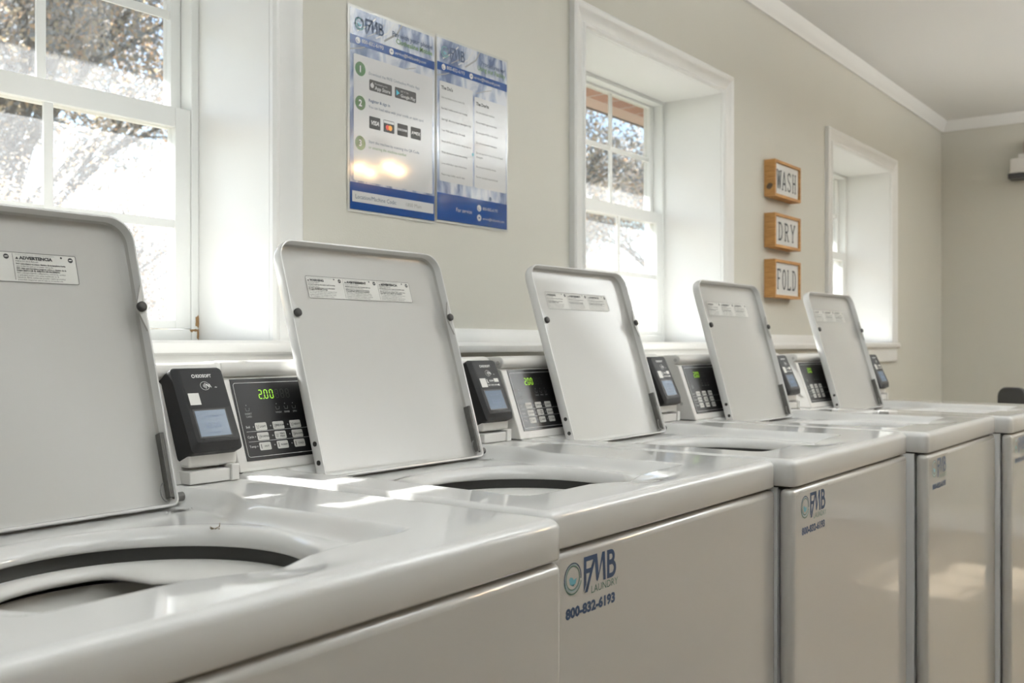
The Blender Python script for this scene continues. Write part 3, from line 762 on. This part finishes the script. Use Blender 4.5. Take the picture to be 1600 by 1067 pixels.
def make_lid(tilt):
    """open lid: shallow pan seen from its underside; returns the lid object with its sub-parts"""
    U0, U1, V1, DP = .0145, .400, .396, .022
    L = lid_frame(tilt)
    bm = bmesh.new()
    def outl(ins, r_top, r_bot, d):
        x0, x1, z0, z1 = U0 + ins, U1 - ins, 0.0 + ins, V1 - ins
        pts = []
        for cx, cz_, a0, r in ((x1 - r_top, z1 - r_top, 0, r_top), (x0 + r_top, z1 - r_top, 90, r_top), (x0 + r_bot, z0 + r_bot, 180, r_bot), (x1 - r_bot, z0 + r_bot, 270, r_bot)):
            for k in range(13):
                a = R(a0 + 90 * k / 12); pts.append((cx + r * math.cos(a), cz_ + r * math.sin(a)))
        return [bm.verts.new((x, d, z)) for x, z in pts]
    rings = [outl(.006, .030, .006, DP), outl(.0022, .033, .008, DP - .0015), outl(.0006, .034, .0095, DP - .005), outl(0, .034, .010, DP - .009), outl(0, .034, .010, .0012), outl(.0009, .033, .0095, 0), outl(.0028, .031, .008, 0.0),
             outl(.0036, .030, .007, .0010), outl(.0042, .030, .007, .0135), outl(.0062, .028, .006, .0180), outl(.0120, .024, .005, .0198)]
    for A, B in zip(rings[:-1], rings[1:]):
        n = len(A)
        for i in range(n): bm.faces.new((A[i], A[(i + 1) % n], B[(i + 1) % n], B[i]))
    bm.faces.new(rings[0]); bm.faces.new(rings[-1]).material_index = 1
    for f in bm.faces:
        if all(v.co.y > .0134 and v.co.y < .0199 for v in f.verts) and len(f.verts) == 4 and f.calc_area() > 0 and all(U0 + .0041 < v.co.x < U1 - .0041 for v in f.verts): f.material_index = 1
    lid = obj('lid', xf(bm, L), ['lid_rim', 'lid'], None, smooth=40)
    # bumper tabs and bumpers
    for cx, sgn in ((U0 + .0105, 1), (U1 - .0085, -1)):
        b = bmesh.new()
        e = U0 + .003 if sgn > 0 else U1 - .003
        pts = [(e, .234), (cx + sgn * .004, .262), (cx + sgn * .005, .2687), (cx + sgn * .004, .275), (e, .302)]
        f1 = [b.verts.new((x, .0002, z)) for x, z in pts]; f2 = [b.verts.new((x, .0035, z)) for x, z in pts]
        b.faces.new(f1); b.faces.new(f2[::-1])
        for i in range(5): b.faces.new((f1[i], f1[(i + 1) % 5], f2[(i + 1) % 5], f2[i]))
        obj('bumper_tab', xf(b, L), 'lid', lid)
        b = bmesh.new(); cyl(b, (cx, .0, .2687), (0, -1, 0), .0068, .0062, 24, dome=.002)
        obj('bumper', xf(b, L), 'rubber', lid, smooth=50, label='round black rubber bumper')
    for v_ in (.057, .027):
        b = bmesh.new(); cyl(b, (U0 + .0002, .008, v_), (-1, 0, 0), .0040, .0016, 16); cyl(b, (U0 - .0014, .008, v_), (-1, 0, 0), .0015, .0005, 8)
        obj('hinge_screw', xf(b, L), 'rubber', lid)
    b = boxes((U1 - .0085, U1 - .0045, .003, .017, .012, .098)); box(b, U1 - .0105, U1 - .0085, .003, .006, .012, .098)
    obj('hinge_plate', xf(b, L), 'dullsteel', lid, bevel=(.0008, 2))
    b = bmesh.new()
    pts = [(U1 - .014 + .007 * math.cos(t), .020 + .012 * math.sin(t)) for t in [R(100 + 12 * k) for k in range(15)]]
    for (p_, q_) in zip(pts[:-1], pts[1:]):
        v = Vector((q_[0] - p_[0], 0, q_[1] - p_[1])); cyl(b, (p_[0], .006, p_[1]), v, .0011, v.length, 8)
    obj('hinge_wire', xf(b, L), 'steel', lid, smooth=True)
    b = bmesh.new(); cyl(b, (U1 - .004, .010, .012), (1, 0, 0), .0060, .016, 16)
    obj('hinge_pin', xf(b, L), 'dullsteel', lid)
    # warning label
    b = bmesh.new(); u0, u1, v0, v1 = .0745, .3215, .302, .3415
    sheet(b, u0, u1, v0, v1, .0194, 0, .002); ring_line(b, rrect(u0 + .0005, u1 - .0005, v0 + .0005, v1 - .0005, .002), .0006, .0191, 1)
    cw = (u1 - u0) / 3
    cols = [('WARNING', 'FOR YOUR SAFETY', ['DO NOT reach into the washer until all moving', 'parts have stopped.', 'DO NOT let children play on or in the washer.', 'TO REDUCE THE RISK OF FIRE', 'DO NOT put flammable liquids, cleaning solvents,', 'oils or items soiled with these substances in the', 'washer or dryer. These substances may remain', 'after washing and cause the fabric to ignite.'], 'HIGH EFFICIENCY DETERGENT IS RECOMMENDED'),
            ('AVERTISSEMENT', 'POUR VOTRE SECURITE', ['NE PAS mettre la main dans la laveuse avant que', 'toutes les pieces soient immobiles.', 'NE PAS laisser les enfants jouer sur la laveuse.', 'POUR REDUIRE LES RISQUES D INCENDIE', 'NE PAS placer de liquides inflammables, solvants,', 'huiles ou articles souilles par ces substances dans', 'la laveuse ou la secheuse. Ces substances peuvent', 'demeurer et enflammer le tissu de lui-meme.'], 'L EMPLOI D UN DETERGENT EST RECOMMANDE'),
            ('ADVERTENCIA', 'PARA SU SEGURIDAD', ['NO introduzca su mano dentro de la lavadora hasta', 'que todas las partes se hayan detenido.', 'NO deje que los ninos jueguen sobre o dentro de la', 'PARA REDUCIR EL RIESGO DE INCENDIO', 'NO coloque liquidos inflamables, solventes, aceites', 'o articulos sucios con estas sustancias en la', 'lavadora. Estas sustancias pueden seguir presentes', 'y pueden ocasionar que la tela se encienda sola.'], 'SE RECOMIENDA EL USO DE DETERGENTE')]
    for k_, (hd, sub, lines, topl) in enumerate(cols):
        x = u0 + k_ * cw + .003
        if k_: ring_line(b, [(x - .0030, v0 + .003), (x - .0030, v1 - .002)], .0005, .0191, 1, False)
        text(b, topl, x, v1 - .0040, .0024, .0190, 2, res=1, sx=1.1)
        poly(b, [(x, v1 - .0092), (x + .0040, v1 - .0092), (x + .0020, v1 - .0058)], .0190, 1)
        text(b, hd, x + .0052, v1 - .0092, .0056, .0190, 1, bold=.0003, sx=1.12)
        text(b, sub, x, v1 - .0128, .0030, .0190, 1, res=1)
        for j, ln in enumerate(lines): text(b, ln, x, v1 - .0161 - j * .00295, .0030, .0190, 1, res=1, bold=.0001 if j in (0, 2, 3) else 0)
        disc(b, x + cw - .011, v1 - .0065, .0034, .0190, 1, 18); ring_line(b, [(x + cw - .013, v1 - .0065), (x + cw - .009, v1 - .0062)], .001, .0189, 0, False)
        disc(b, x + cw * .72, v1 - .0040, .0014, .0190, 1, 12)
    obj('warning_label', xf(b, L), ['label_paper', 'black_ink', 'grey_ink'], lid)
    return lid, L

proto = make_washer()
lid0, L0 = make_lid(TILT[0])
lid0.parent = proto
proto_lid_inv = L0.inverted()
def dup_tree(o, parent=None):
    c = o.copy(); COL.objects.link(c)
    if parent is not None: c.parent = parent; c.matrix_parent_inverse = Matrix.Identity(4)
    for ch in list(o.children): dup_tree(ch, c)
    return c
machines = [proto] + [dup_tree(proto) for _ in range(4)]
LBL = ['white washing machine nearest the camera, its open tub in the lower left corner',
       'white washing machine with the largest, sharpest navy logo on its front',
       'white washing machine whose open lid overlaps the left half of the second window',
       'white washing machine whose open lid stands just left of the FOLD sign',
       'white washing machine at the far end of the row, nearest the room corner']
for i, m_ in enumerate(machines):
    x, y, th, dz = WX[i]; t = R(th)
    m_.location = (x - W_ * math.cos(t), y - W_ * math.sin(t), dz + .0)
    m_.rotation_euler = (0, 0, t)
    tag(m_, LBL[i], 'washing machine', 'top-load washing machines along the window wall')
    if i:    # every lid leans at its own angle
        for ch in m_.children:
            if ch.name.split('.')[0] == 'lid': ch.matrix_local = lid_frame(TILT[i]) @ proto_lid_inv
# the first reader carries only a small square sticker
for ch in machines[0].children:
    if ch.name.split('.')[0] == 'card_reader':
        for s_ in ch.children:
            if s_.name.split('.')[0] == 'sticker':
                b = bmesh.new(); sheet(b, .5655, .5830, .1175, .1350, -.0015, 0)
                me = bpy.data.meshes.new('small_sticker'); xf(b, face_frame(.505, 25)); b.to_mesh(me); b.free(); me.materials.append(M['sticker']); s_.data = me
                s_['label'] = 'small square white sticker'
def on_machine(i, x, y, z):
    X, Y, th, dz = WX[i]; t = R(th); lx = x - W_
    return Vector((X + lx * math.cos(t) - y * math.sin(t), Y + lx * math.sin(t) + y * math.cos(t), dz + ZT + z))
# bit of lint and dust on the first machine
p_ = on_machine(0, .443, .332, deck_h(.443, .332))
b = bmesh.new()
for k_ in range(9):
    c = Vector((random.uniform(-.006, .006), random.uniform(-.004, .004), .0004 + random.uniform(0, .002)))
    cyl(b, c, (random.uniform(-1, 1), random.uniform(-1, 1), random.uniform(-.0, .5)), .0008, random.uniform(.003, .007), 6, r2=.0003)
o = obj('lint_scrap', b, 'lint', smooth=True); o.location = p_; tag(o, 'small tan scrap of lint lying on the nearest washing machine behind its tub opening', 'lint')

# ================================================================= POSTERS
def photo_top(b, w, h, title1, title2, mi):
    """poster in local (x,z), lower-left origin"""
    sheet(b, -.006, w + .006, -.006, h + .006, .0, mi['lam'], .003)
    sheet(b, 0, w, 0, h, -.0006, mi['water'])
    # streaks of the water photograph
    for (x0, z0, x1, z1, x2, z2, wd, mm) in ((.155, 1.0, .140, .945, .100, .885, .004, 'grey'), (.075, .985, .055, .94, .02, .89, .003, 'paper'), (.13, .99, .11, .93, .075, .885, .003, 'paper'), (.10, .97, .09, .93, .05, .88, .002, 'grey'), (.055, .835, .03, .81, .0, .79, .0025, 'grey'), (.20, .80, .17, .78, .14, .755, .002, 'grey')):
        ring_line(b, [(x0, z0 * h), (x1, z1 * h), (x2, z2 * h)], wd, -.0009, mi[mm], False)
    sheet(b, 0, w, .822 * h, .867 * h, -.0012, mi['band'])
    logo_fmb(b, .014, .905 * h, .026, -.0014, mi['navy'], mi['teal'], mi['grn'], mi['grn'], False, False)
    text(b, title1[0], w - .008, .928 * h, title1[1], -.0014, mi['navy'], 'RIGHT', bold=.0002); text(b, title2[0], w - .008, .895 * h, title2[1], -.0014, mi['grn2'], 'RIGHT', bold=.0002)
    disc(b, .022, .8445 * h, .0068, -.0014, mi['paper']); disc(b, .122, .8445 * h, .0068, -.0014, mi['paper'])
    ring_line(b, arc(.022, .8445 * h, .0035, 150, 300, 8), .0014, -.0016, mi['band'], False); sheet(b, .1192, .1248, .8425 * h, .8470 * h, -.0016, mi['band'])
    text(b, '800-832-6193', .033, .838 * h, .0115, -.0014, mi['paper']); text(b, 'service@fmblaundry.com', .132, .838 * h, .0098, -.0014, mi['paper'])
MATS = ['laminate', 'water', 'paper', 'blue_band', 'navy', 'teal', 'grn_ink', 'olive', 'grey_ink', 'green_disc', 'black_ink', 'red', 'orange', 'cyan']
MI = dict(lam=0, water=1, paper=2, band=3, navy=4, teal=5, grn=6, grn2=7, grey=8, gdisc=9, black=10, red=11, orange=12, cyan=13)
PW = .262; PH = .419
b = bmesh.new(); photo_top(b, PW, PH, ('Pay with your phone', .0155), ('Clothesline Mobile', .0155), MI)
sheet(b, .010, PW - .008, .145 * PH, .775 * PH, -.0012, MI['paper'], .004)
for k_, z in enumerate((.705, .535, .335)):
    disc(b, .029, z * PH, .0150, -.0014, MI['gdisc']); text(b, str(k_ + 1), .029, z * PH - .0065, .0190, -.0016, MI['paper'], 'CENTER', bold=.0005)
text(b, 'Download the FREE Clothesline Mobile App', .053, .690 * PH, .0088, -.0014, MI['navy'])
text(b, 'Register & sign in', .053, .553 * PH, .0092, -.0014, MI['navy'], bold=.0002)
text(b, 'You can load value with your credit or debit card', .053, .522 * PH, .0085, -.0014, MI['navy'])
text(b, 'Start the machine by scanning the QR Code', .053, .345 * PH, .0088, -.0014, MI['navy']); text(b, 'or entering the machine number', .053, .317 * PH, .0088, -.0014, MI['grn2'])
for x0, x1 in ((.055, .123), (.132, .200)):
    sheet(b, x0, x1, .612 * PH, .668 * PH, -.0014, MI['black'], .003)
disc(b, .0635, .639 * PH, .0052, -.0016, MI['paper']); ring_line(b, [(.0635, .650 * PH), (.0655, .656 * PH)], .0015, -.0016, MI['paper'], False)
text(b, 'Download on the', .0715, .648 * PH, .0052, -.0016, MI['paper']); text(b, 'App Store', .0715, .622 * PH, .0112, -.0016, MI['paper'], bold=.0002)
poly(b, [(.137, .625 * PH), (.147, .640 * PH), (.137, .655 * PH)], -.0016, MI['cyan']); poly(b, [(.137, .625 * PH), (.1475, .6405 * PH), (.142, .632 * PH)], -.0017, MI['red'])
text(b, 'GET IT ON', .150, .648 * PH, .0052, -.0016, MI['paper']); text(b, 'Google Play', .150, .622 * PH, .0098, -.0016, MI['paper'], bold=.0002)
for k_ in range(4):
    x0 = .055 + k_ * .0425; sheet(b, x0, x0 + .033, .420 * PH, .482 * PH, -.0014, MI['black'], .002)
text(b, 'VISA', .0715, .441 * PH, .0125, -.0016, MI['paper'], 'CENTER', bold=.0004, shear=.2)
sheet(b, .0985, .1295, .466 * PH, .479 * PH, -.0016, MI['paper']); disc(b, .110, .445 * PH, .0058, -.0016, MI['red']); disc(b, .118, .445 * PH, .0058, -.0017, MI['orange'])
text(b, 'DISCOVER', .1565, .446 * PH, .0064, -.0016, MI['paper'], 'CENTER', bold=.0002); text(b, 'AMEX', .199, .442 * PH, .0105, -.0016, MI['paper'], 'CENTER', bold=.0004)
sheet(b, 0, PW, 0, .135 * PH, -.0012, MI['band']); sheet(b, .006, PW - .004, .038 * PH, .092 * PH, -.0014, MI['paper'])
text(b, 'Location/Machine Code:', .014, .055 * PH, .0125, -.0016, MI['navy']); text(b, '1800 Main', .165, .055 * PH, .0125, -.0016, MI['grey'])
o = obj('poster', b, MATS); o.location = (1.4145, WY - .002, EYE + .281); tag(o, 'laminated blue and white wall poster with three numbered green circles', 'poster', 'laminated posters on the wall between two windows')
b = bmesh.new(); photo_top(b, PW, PH, ('Procedures for', .0155), ('Using our Facility', .0155), MI)
PHX = PH
sheet(b, .008, .128, .215 * PH, .765 * PH, -.0012, MI['paper'], .004); sheet(b, .134, PW - .004, .215 * PH, .735 * PH, -.0012, MI['paper'], .004)
text(b, "The Do's", .014, .722 * PH, .0108, -.0014, MI['black'], bold=.0004); text(b, "The Don'ts", .140, .690 * PH, .0108, -.0014, MI['black'], bold=.0004)
for k_, s_ in enumerate(['Use machines at your own risk', 'For best results avoid over loading', 'Use high efficiency liquid detergent only', 'Your FOB deducts for the wash', 'Wash clothes with similar temperatures', 'Wash blankets in your own setting', 'Leave lid & door open when done', 'Please keep facility neat & clean']):
    text(b, s_, .014, (.672 - k_ * .0605) * PH, .0066, -.0014, MI['black'])
for k_, s_ in enumerate(['Do not overload machines', 'Do not wash rugs in machines', 'Do not place FOB on the dryer', 'Do not use powder detergent', 'Do not use more than 1/4 cup of liquid', 'Do not put in laundry sheets', 'Do not use paint scented beads']):
    text(b, s_, .140, (.645 - (k_ + (.35 if k_ > 4 else 0)) * .0585) * PH, .0066, -.0014, MI['black'])
text(b, 'detergent', .140, .388 * PH, .0066, -.0014, MI['black'])
disc(b, .128, .40 * PH, .004, -.0014, MI['teal']); disc(b, .195, .165 * PH, .005, -.0014, MI['navy'])
sheet(b, 0, PW, 0, .150 * PH, -.0012, MI['band'])
text(b, 'For service', .066, .060 * PH, .0130, -.0014, MI['paper'])
disc(b, .152, .100 * PH, .0080, -.0014, MI['paper']); disc(b, .152, .045 * PH, .0080, -.0014, MI['paper']); ring_line(b, arc(.152, .100 * PH, .004, 150, 300, 8), .0014, -.0016, MI['band'], False); sheet(b, .149, .155, .041 * PH, .049 * PH, -.0016, MI['band'])
text(b, '800-832-6193', .165, .093 * PH, .0105, -.0014, MI['paper']); text(b, 'service@fmblaundry.com', .165, .037 * PH, .0085, -.0014, MI['paper'], sx=.98)
o = obj('poster', b, MATS); o.location = (1.6855, WY - .002, EYE + .286); tag(o, "laminated blue and white wall poster with two columns of do and don't rules", 'poster', 'laminated posters on the wall between two windows')

# ================================================================= WASH / DRY / FOLD signs
GL = {  # strokes on a 0..1 box: polyline list, serif list (x, z, halfwidth)
 'W': ([[(.02, 1), (.27, 0)], [(.27, 0), (.5, .92)], [(.5, .92), (.73, 0)], [(.73, 0), (.98, 1)]], [(.04, 1), (.96, 1), (.5, .95)]),
 'A': ([[(.08, 0), (.5, 1)], [(.5, 1), (.92, 0)], [(.22, .33), (.78, .33)]], [(.1, 0), (.9, 0)]),
 'S': ([[(.85, .82), (.72, .96), (.45, 1), (.2, .88), (.16, .70), (.34, .56), (.66, .44), (.86, .28), (.82, .10), (.55, 0), (.28, .03), (.12, .18)]], []),
 'H': ([[(.2, 0), (.2, 1)], [(.8, 0), (.8, 1)], [(.2, .52), (.8, .52)]], [(.2, 0), (.2, 1), (.8, 0), (.8, 1)]),
 'D': ([[(.2, 0), (.2, 1)], [(.2, 1), (.55, .98), (.80, .80), (.88, .5), (.80, .20), (.55, .02), (.2, 0)]], [(.16, 0), (.16, 1)]),
 'R': ([[(.2, 0), (.2, 1)], [(.2, 1), (.6, .98), (.80, .86), (.80, .64), (.6, .52), (.2, .5)], [(.5, .5), (.88, 0)]], [(.18, 0), (.16, 1), (.9, 0)]),
 'Y': ([[(.05, 1), (.5, .48)], [(.95, 1), (.5, .48)], [(.5, .48), (.5, 0)]], [(.08, 1), (.92, 1), (.5, 0)]),
 'F': ([[(.2, 0), (.2, 1)], [(.2, 1), (.85, 1)], [(.2, .54), (.7, .54)], [(.85, 1), (.85, .86)]], [(.22, 0), (.16, 1)]),
 'O': ([[(.5 + .38 * math.cos(R(a)), .5 + .5 * math.sin(R(a))) for a in range(0, 361, 20)]], []),
 'L': ([[(.2, 0), (.2, 1)], [(.2, 0), (.85, 0)], [(.85, 0), (.85, .16)]], [(.18, 1), (.16, 0)])}
def serif_text(b, s, cx, z, w, h, gap, d, mi, th=.0072):
    tot = len(s) * w + (len(s) - 1) * gap; x = cx - tot / 2
    for ch in s:
        st, sf = GL[ch]
        for pl in st: ring_line(b, [(x + px * w, z + pz * h) for px, pz in pl], th, d, mi, False)
        for (px, pz) in sf: ring_line(b, [(x + px * w - w * .17, z + pz * h), (x + px * w + w * .17, z + pz * h)], th * .7, d, mi, False)
        x += w + gap
SIGNS = [('WASH', .558, .700, 3.553), ('DRY', .348, .500, 3.553) , ('FOLD', .128, .330, 3.558)]
SIGNS = [('WASH', EYE + .563, .140), ('DRY', EYE + .370, .130), ('FOLD', EYE + .178, .146)]
DEP = .045
for nm, z0, hh in SIGNS:
    s = empty('wall_sign', (3.56, WY, z0)); sw = .262
    fy = -DEP; ft = .011
    wd = 'wood'
    b = boxes((0, ft, fy, 0, 0, hh), (sw - ft, sw, fy, 0, 0, hh), (ft, sw - ft, fy, 0, 0, ft), (ft, sw - ft, fy, 0, hh - ft, hh))
    obj('frame', b, wd, s, bevel=(.0008, 1))
    b = boxes((ft, sw - ft, fy + .008, -.002, ft, hh - ft)); bd = obj('board', b, 'sign_white', s)
    b = bmesh.new(); n = len(nm); serif_text(b, nm, sw / 2, hh * .24, {4: .040, 3: .044}[n], hh * .50, {4: .011, 3: .018}[n], fy + .0070, 0)
    obj('lettering', b, 'sign_black', s)
    if nm == 'WASH':
        b = bmesh.new(); poly(b, [(0, 0)] * 0 or [(.0, .0), (.001, 0), (.001, .001)], 0); b.free()
        b = bmesh.new()
        pts = [(fy * .5 - .012 * math.cos(t) * (1 + .2 * math.sin(2 * t)), hh * .27 + .012 * math.sin(t)) for t in [2 * PI * q / 16 for q in range(16)]]
        b.faces.new([b.verts.new((-.0006, y, z)) for y, z in pts]); obj('wood_knot', b, 'wood2', s)
    tag(s, {'WASH': 'small square wood-framed white sign reading WASH, topmost of three on the wall', 'DRY': 'small square wood-framed white sign reading DRY, middle of three on the wall', 'FOLD': 'small square wood-framed white sign reading FOLD, lowest of three on the wall'}[nm], 'sign', 'wood framed word signs between the second and third window')

# ================================================================= far wall fixture and chair
s = empty('wall_dispenser', (XR, .998, EYE + .930))
obj('body', boxes((-.09, -.001, -.0, .115, .03, .115)), 'plastic', s, bevel=(.006, 3))
obj('neck', boxes((-.06, -.001, .0, .080, .115, .145)), 'sticker', s, bevel=(.003, 2))
obj('upper_bracket', boxes((-.05, -.001, .0, .055, .145, .215)), 'soffit', s, bevel=(.003, 2))
obj('tray', boxes((-.10, -.001, -.0, .125, 0, .03)), 'dark', s, bevel=(.004, 2))
tag(s, 'white wall-mounted unit with a black underside at the right picture edge', 'wall fixture')
cx_, cy_ = 5.35, 1.096
c = empty('chair', (cx_, cy_, 0))
b = bmesh.new(); cyl(b, (0, 0, .44), (0, 0, 1), .20, .035, 28); obj('seat', b, 'dark', c, bevel=(.008, 3), smooth=40)
b = bmesh.new()
pts = rrect(-.09, .09, .62, EYE - .219, .055, 8)
f1 = [b.verts.new((x, .17, z)) for x, z in pts]; f2 = [b.verts.new((x, .20, z)) for x, z in pts]
b.faces.new(f1); b.faces.new(f2[::-1])
for i in range(len(pts)): b.faces.new((f1[i], f1[(i + 1) % len(pts)], f2[(i + 1) % len(pts)], f2[i]))
obj('backrest', b, 'dark', c, bevel=(.006, 2), smooth=40)
b = boxes((-.015, .015, .18, .20, .46, .66)); obj('back_post', b, 'steel', c)
for sx_, sy_ in ((-1, -1), (1, -1), (1, 1), (-1, 1)):
    b = bmesh.new(); v = Vector((sx_ * .05, sy_ * .05, -.44)); cyl(b, (sx_ * .12, sy_ * .12, .44), v, .011, v.length, 12); obj('leg', b, 'steel', c, smooth=40)
c.rotation_euler = (0, 0, R(-125))
tag(c, 'dark chair whose rounded back peeks over the far end of the washers', 'chair')

# ================================================================= added fill-light bowls and the bulb lamp
for i, (lx, ly, _) in enumerate(FILL_BOWLS):
    f = empty('added_fill_bowl', (lx, ly, CEIL))  # unseen bowl added to carry the fill light
    prof = [(.001, -.50), (.08, -.495), (.16, -.465), (.215, -.42), (.235, -.37), (.228, -.37), (.208, -.415), (.155, -.455), (.08, -.483), (.001, -.488)]
    b = bmesh.new(); rows = [[b.verts.new((r_ * math.cos(2 * PI * k / 40), r_ * math.sin(2 * PI * k / 40), z_)) for r_, z_ in prof] for k in range(40)]
    for k in range(40):
        for j in range(len(prof) - 1): b.faces.new((rows[k][j], rows[k][j + 1], rows[(k + 1) % 40][j + 1], rows[(k + 1) % 40][j]))
    obj('bowl_shade', b, 'trim', f, smooth=40)
    b = bmesh.new()
    for k in range(3):
        a = 2 * PI * k / 3; v = Vector((-.22 * math.cos(a), -.22 * math.sin(a), .34)); cyl(b, (.225 * math.cos(a), .225 * math.sin(a), -.37), v, .003, v.length, 6)
    cyl(b, (0, 0, -.03), (0, 0, 1), .06, .03, 20)
    obj('hanger', b, 'brass', f)
    tag(f, ('added white fill-light bowl left of the camera', 'added white fill-light bowl behind the camera', 'added white fill-light bowl before the last washers', 'added white fill-light bowl at the far front side')[i], 'pendant lamp', 'added fill-light bowls out of view')
f = empty('ceiling_lamp', (4.5, -1.5, CEIL))
b = bmesh.new(); cyl(b, (0, 0, -.03), (0, 0, 1), .07, .03, 24); obj('canopy', b, 'brass', f, smooth=40)
b = bmesh.new(); cyl(b, (0, 0, -.17), (0, 0, 1), .010, .15, 12)
for k_ in range(4):
    a = R(90 * k_ + 20); cyl(b, (0, 0, -.17), (math.cos(a), math.sin(a), 0), .007, .14, 10)
obj('arms', b, 'brass', f, smooth=40)
for k_ in range(4):
    a = R(90 * k_ + 20); b = bmesh.new(); bmesh.ops.create_uvsphere(b, u_segments=16, v_segments=10, radius=.024)
    xf(b, Matrix.Translation((.14 * math.cos(a), .14 * math.sin(a), -.195))); obj('bulb', b, 'bulb', f, smooth=True)
tag(f, 'bronze four-bulb ceiling lamp with warm glowing bulbs over the far floor', 'ceiling lamp')

# ================================================================= trees outside
def make_tree(seed, h=9.0, nleaf=22000, spread=3.2):
    rnd = random.Random(seed)
    t = empty('tree', (0, 0, 0))
    b = bmesh.new(); tips = []
    def branch(p, d, l, r, lev):
        q = p + d * l; cyl(b, p, d, r, l, 8 if lev == 0 else 5, r2=r * .62)
        tips.append((q, lev))
        if lev >= 3: return
        for k in range(4 if lev else 7):
            nd = (d + Vector((rnd.uniform(-1, 1), rnd.uniform(-1, 1), rnd.uniform(-.25, .6))) * (.75 if lev else .9)).normalized()
            s_ = p + d * l * (rnd.uniform(.35, 1.0)); branch(s_, nd, l * rnd.uniform(.42, .62), r * .5, lev + 1)
    branch(Vector((0, 0, 0)), Vector((0, 0, 1)), h * .55, .17, 0)
    obj('trunk', b, 'bark', t)
    b = bmesh.new(); cand = [q for q, l in tips if l >= 1]
    for k in range(nleaf):
        c_ = rnd.choice(cand) + Vector((rnd.gauss(0, .55), rnd.gauss(0, .55), rnd.gauss(0, .50)))
        s_ = rnd.uniform(.028, .060)
        u = Vector((rnd.uniform(-1, 1), rnd.uniform(-1, 1), rnd.uniform(-1, 1))).normalized(); v = u.orthogonal().normalized()
        b.faces.new([b.verts.new(c_ + u * s_), b.verts.new(c_ + v * s_ * .6), b.verts.new(c_ - u * s_), b.verts.new(c_ - v * s_ * .6)])
    obj('foliage', b, 'leaf', t)
    return t
base_tree = [make_tree(3), make_tree(11, 8.0)]
TG = 'autumn trees outside the windows'
spots = [(6.4, 13.5, 0, 1.0), (-3.5, 12.5, 1, .9), (17.5, 13.0, 1, 1.05), (27.0, 14.0, 0, 1.0), (37.0, 14.5, 1, 1.1), (11.0, 24.0, 0, 1.5), (25.0, 25.5, 1, 1.5), (-3.5, 24.5, 1, 1.4), (40.0, 27.0, 0, 1.4), (4.1, 7.4, 1, .34), (12.2, 7.4, 0, .33), (21.5, 7.4, 1, .34), (7.6, 7.0, 0, .31)]
used = [False, False]
for (x, y, k_, sc_) in spots:
    t = base_tree[k_] if not used[k_] else dup_tree(base_tree[k_]); used[k_] = True
    t.location = (x, y, -.3); t.scale = (sc_, sc_, sc_); t.rotation_euler = (0, 0, random.uniform(0, 6.28))
    if sc_ < .6: tag(t, 'small young autumn tree near the house outside the windows', 'tree', 'small trees near the house')
    else: tag(t, 'tall blurred autumn tree with orange and haze-greyed leaves outside the windows', 'tree', TG)
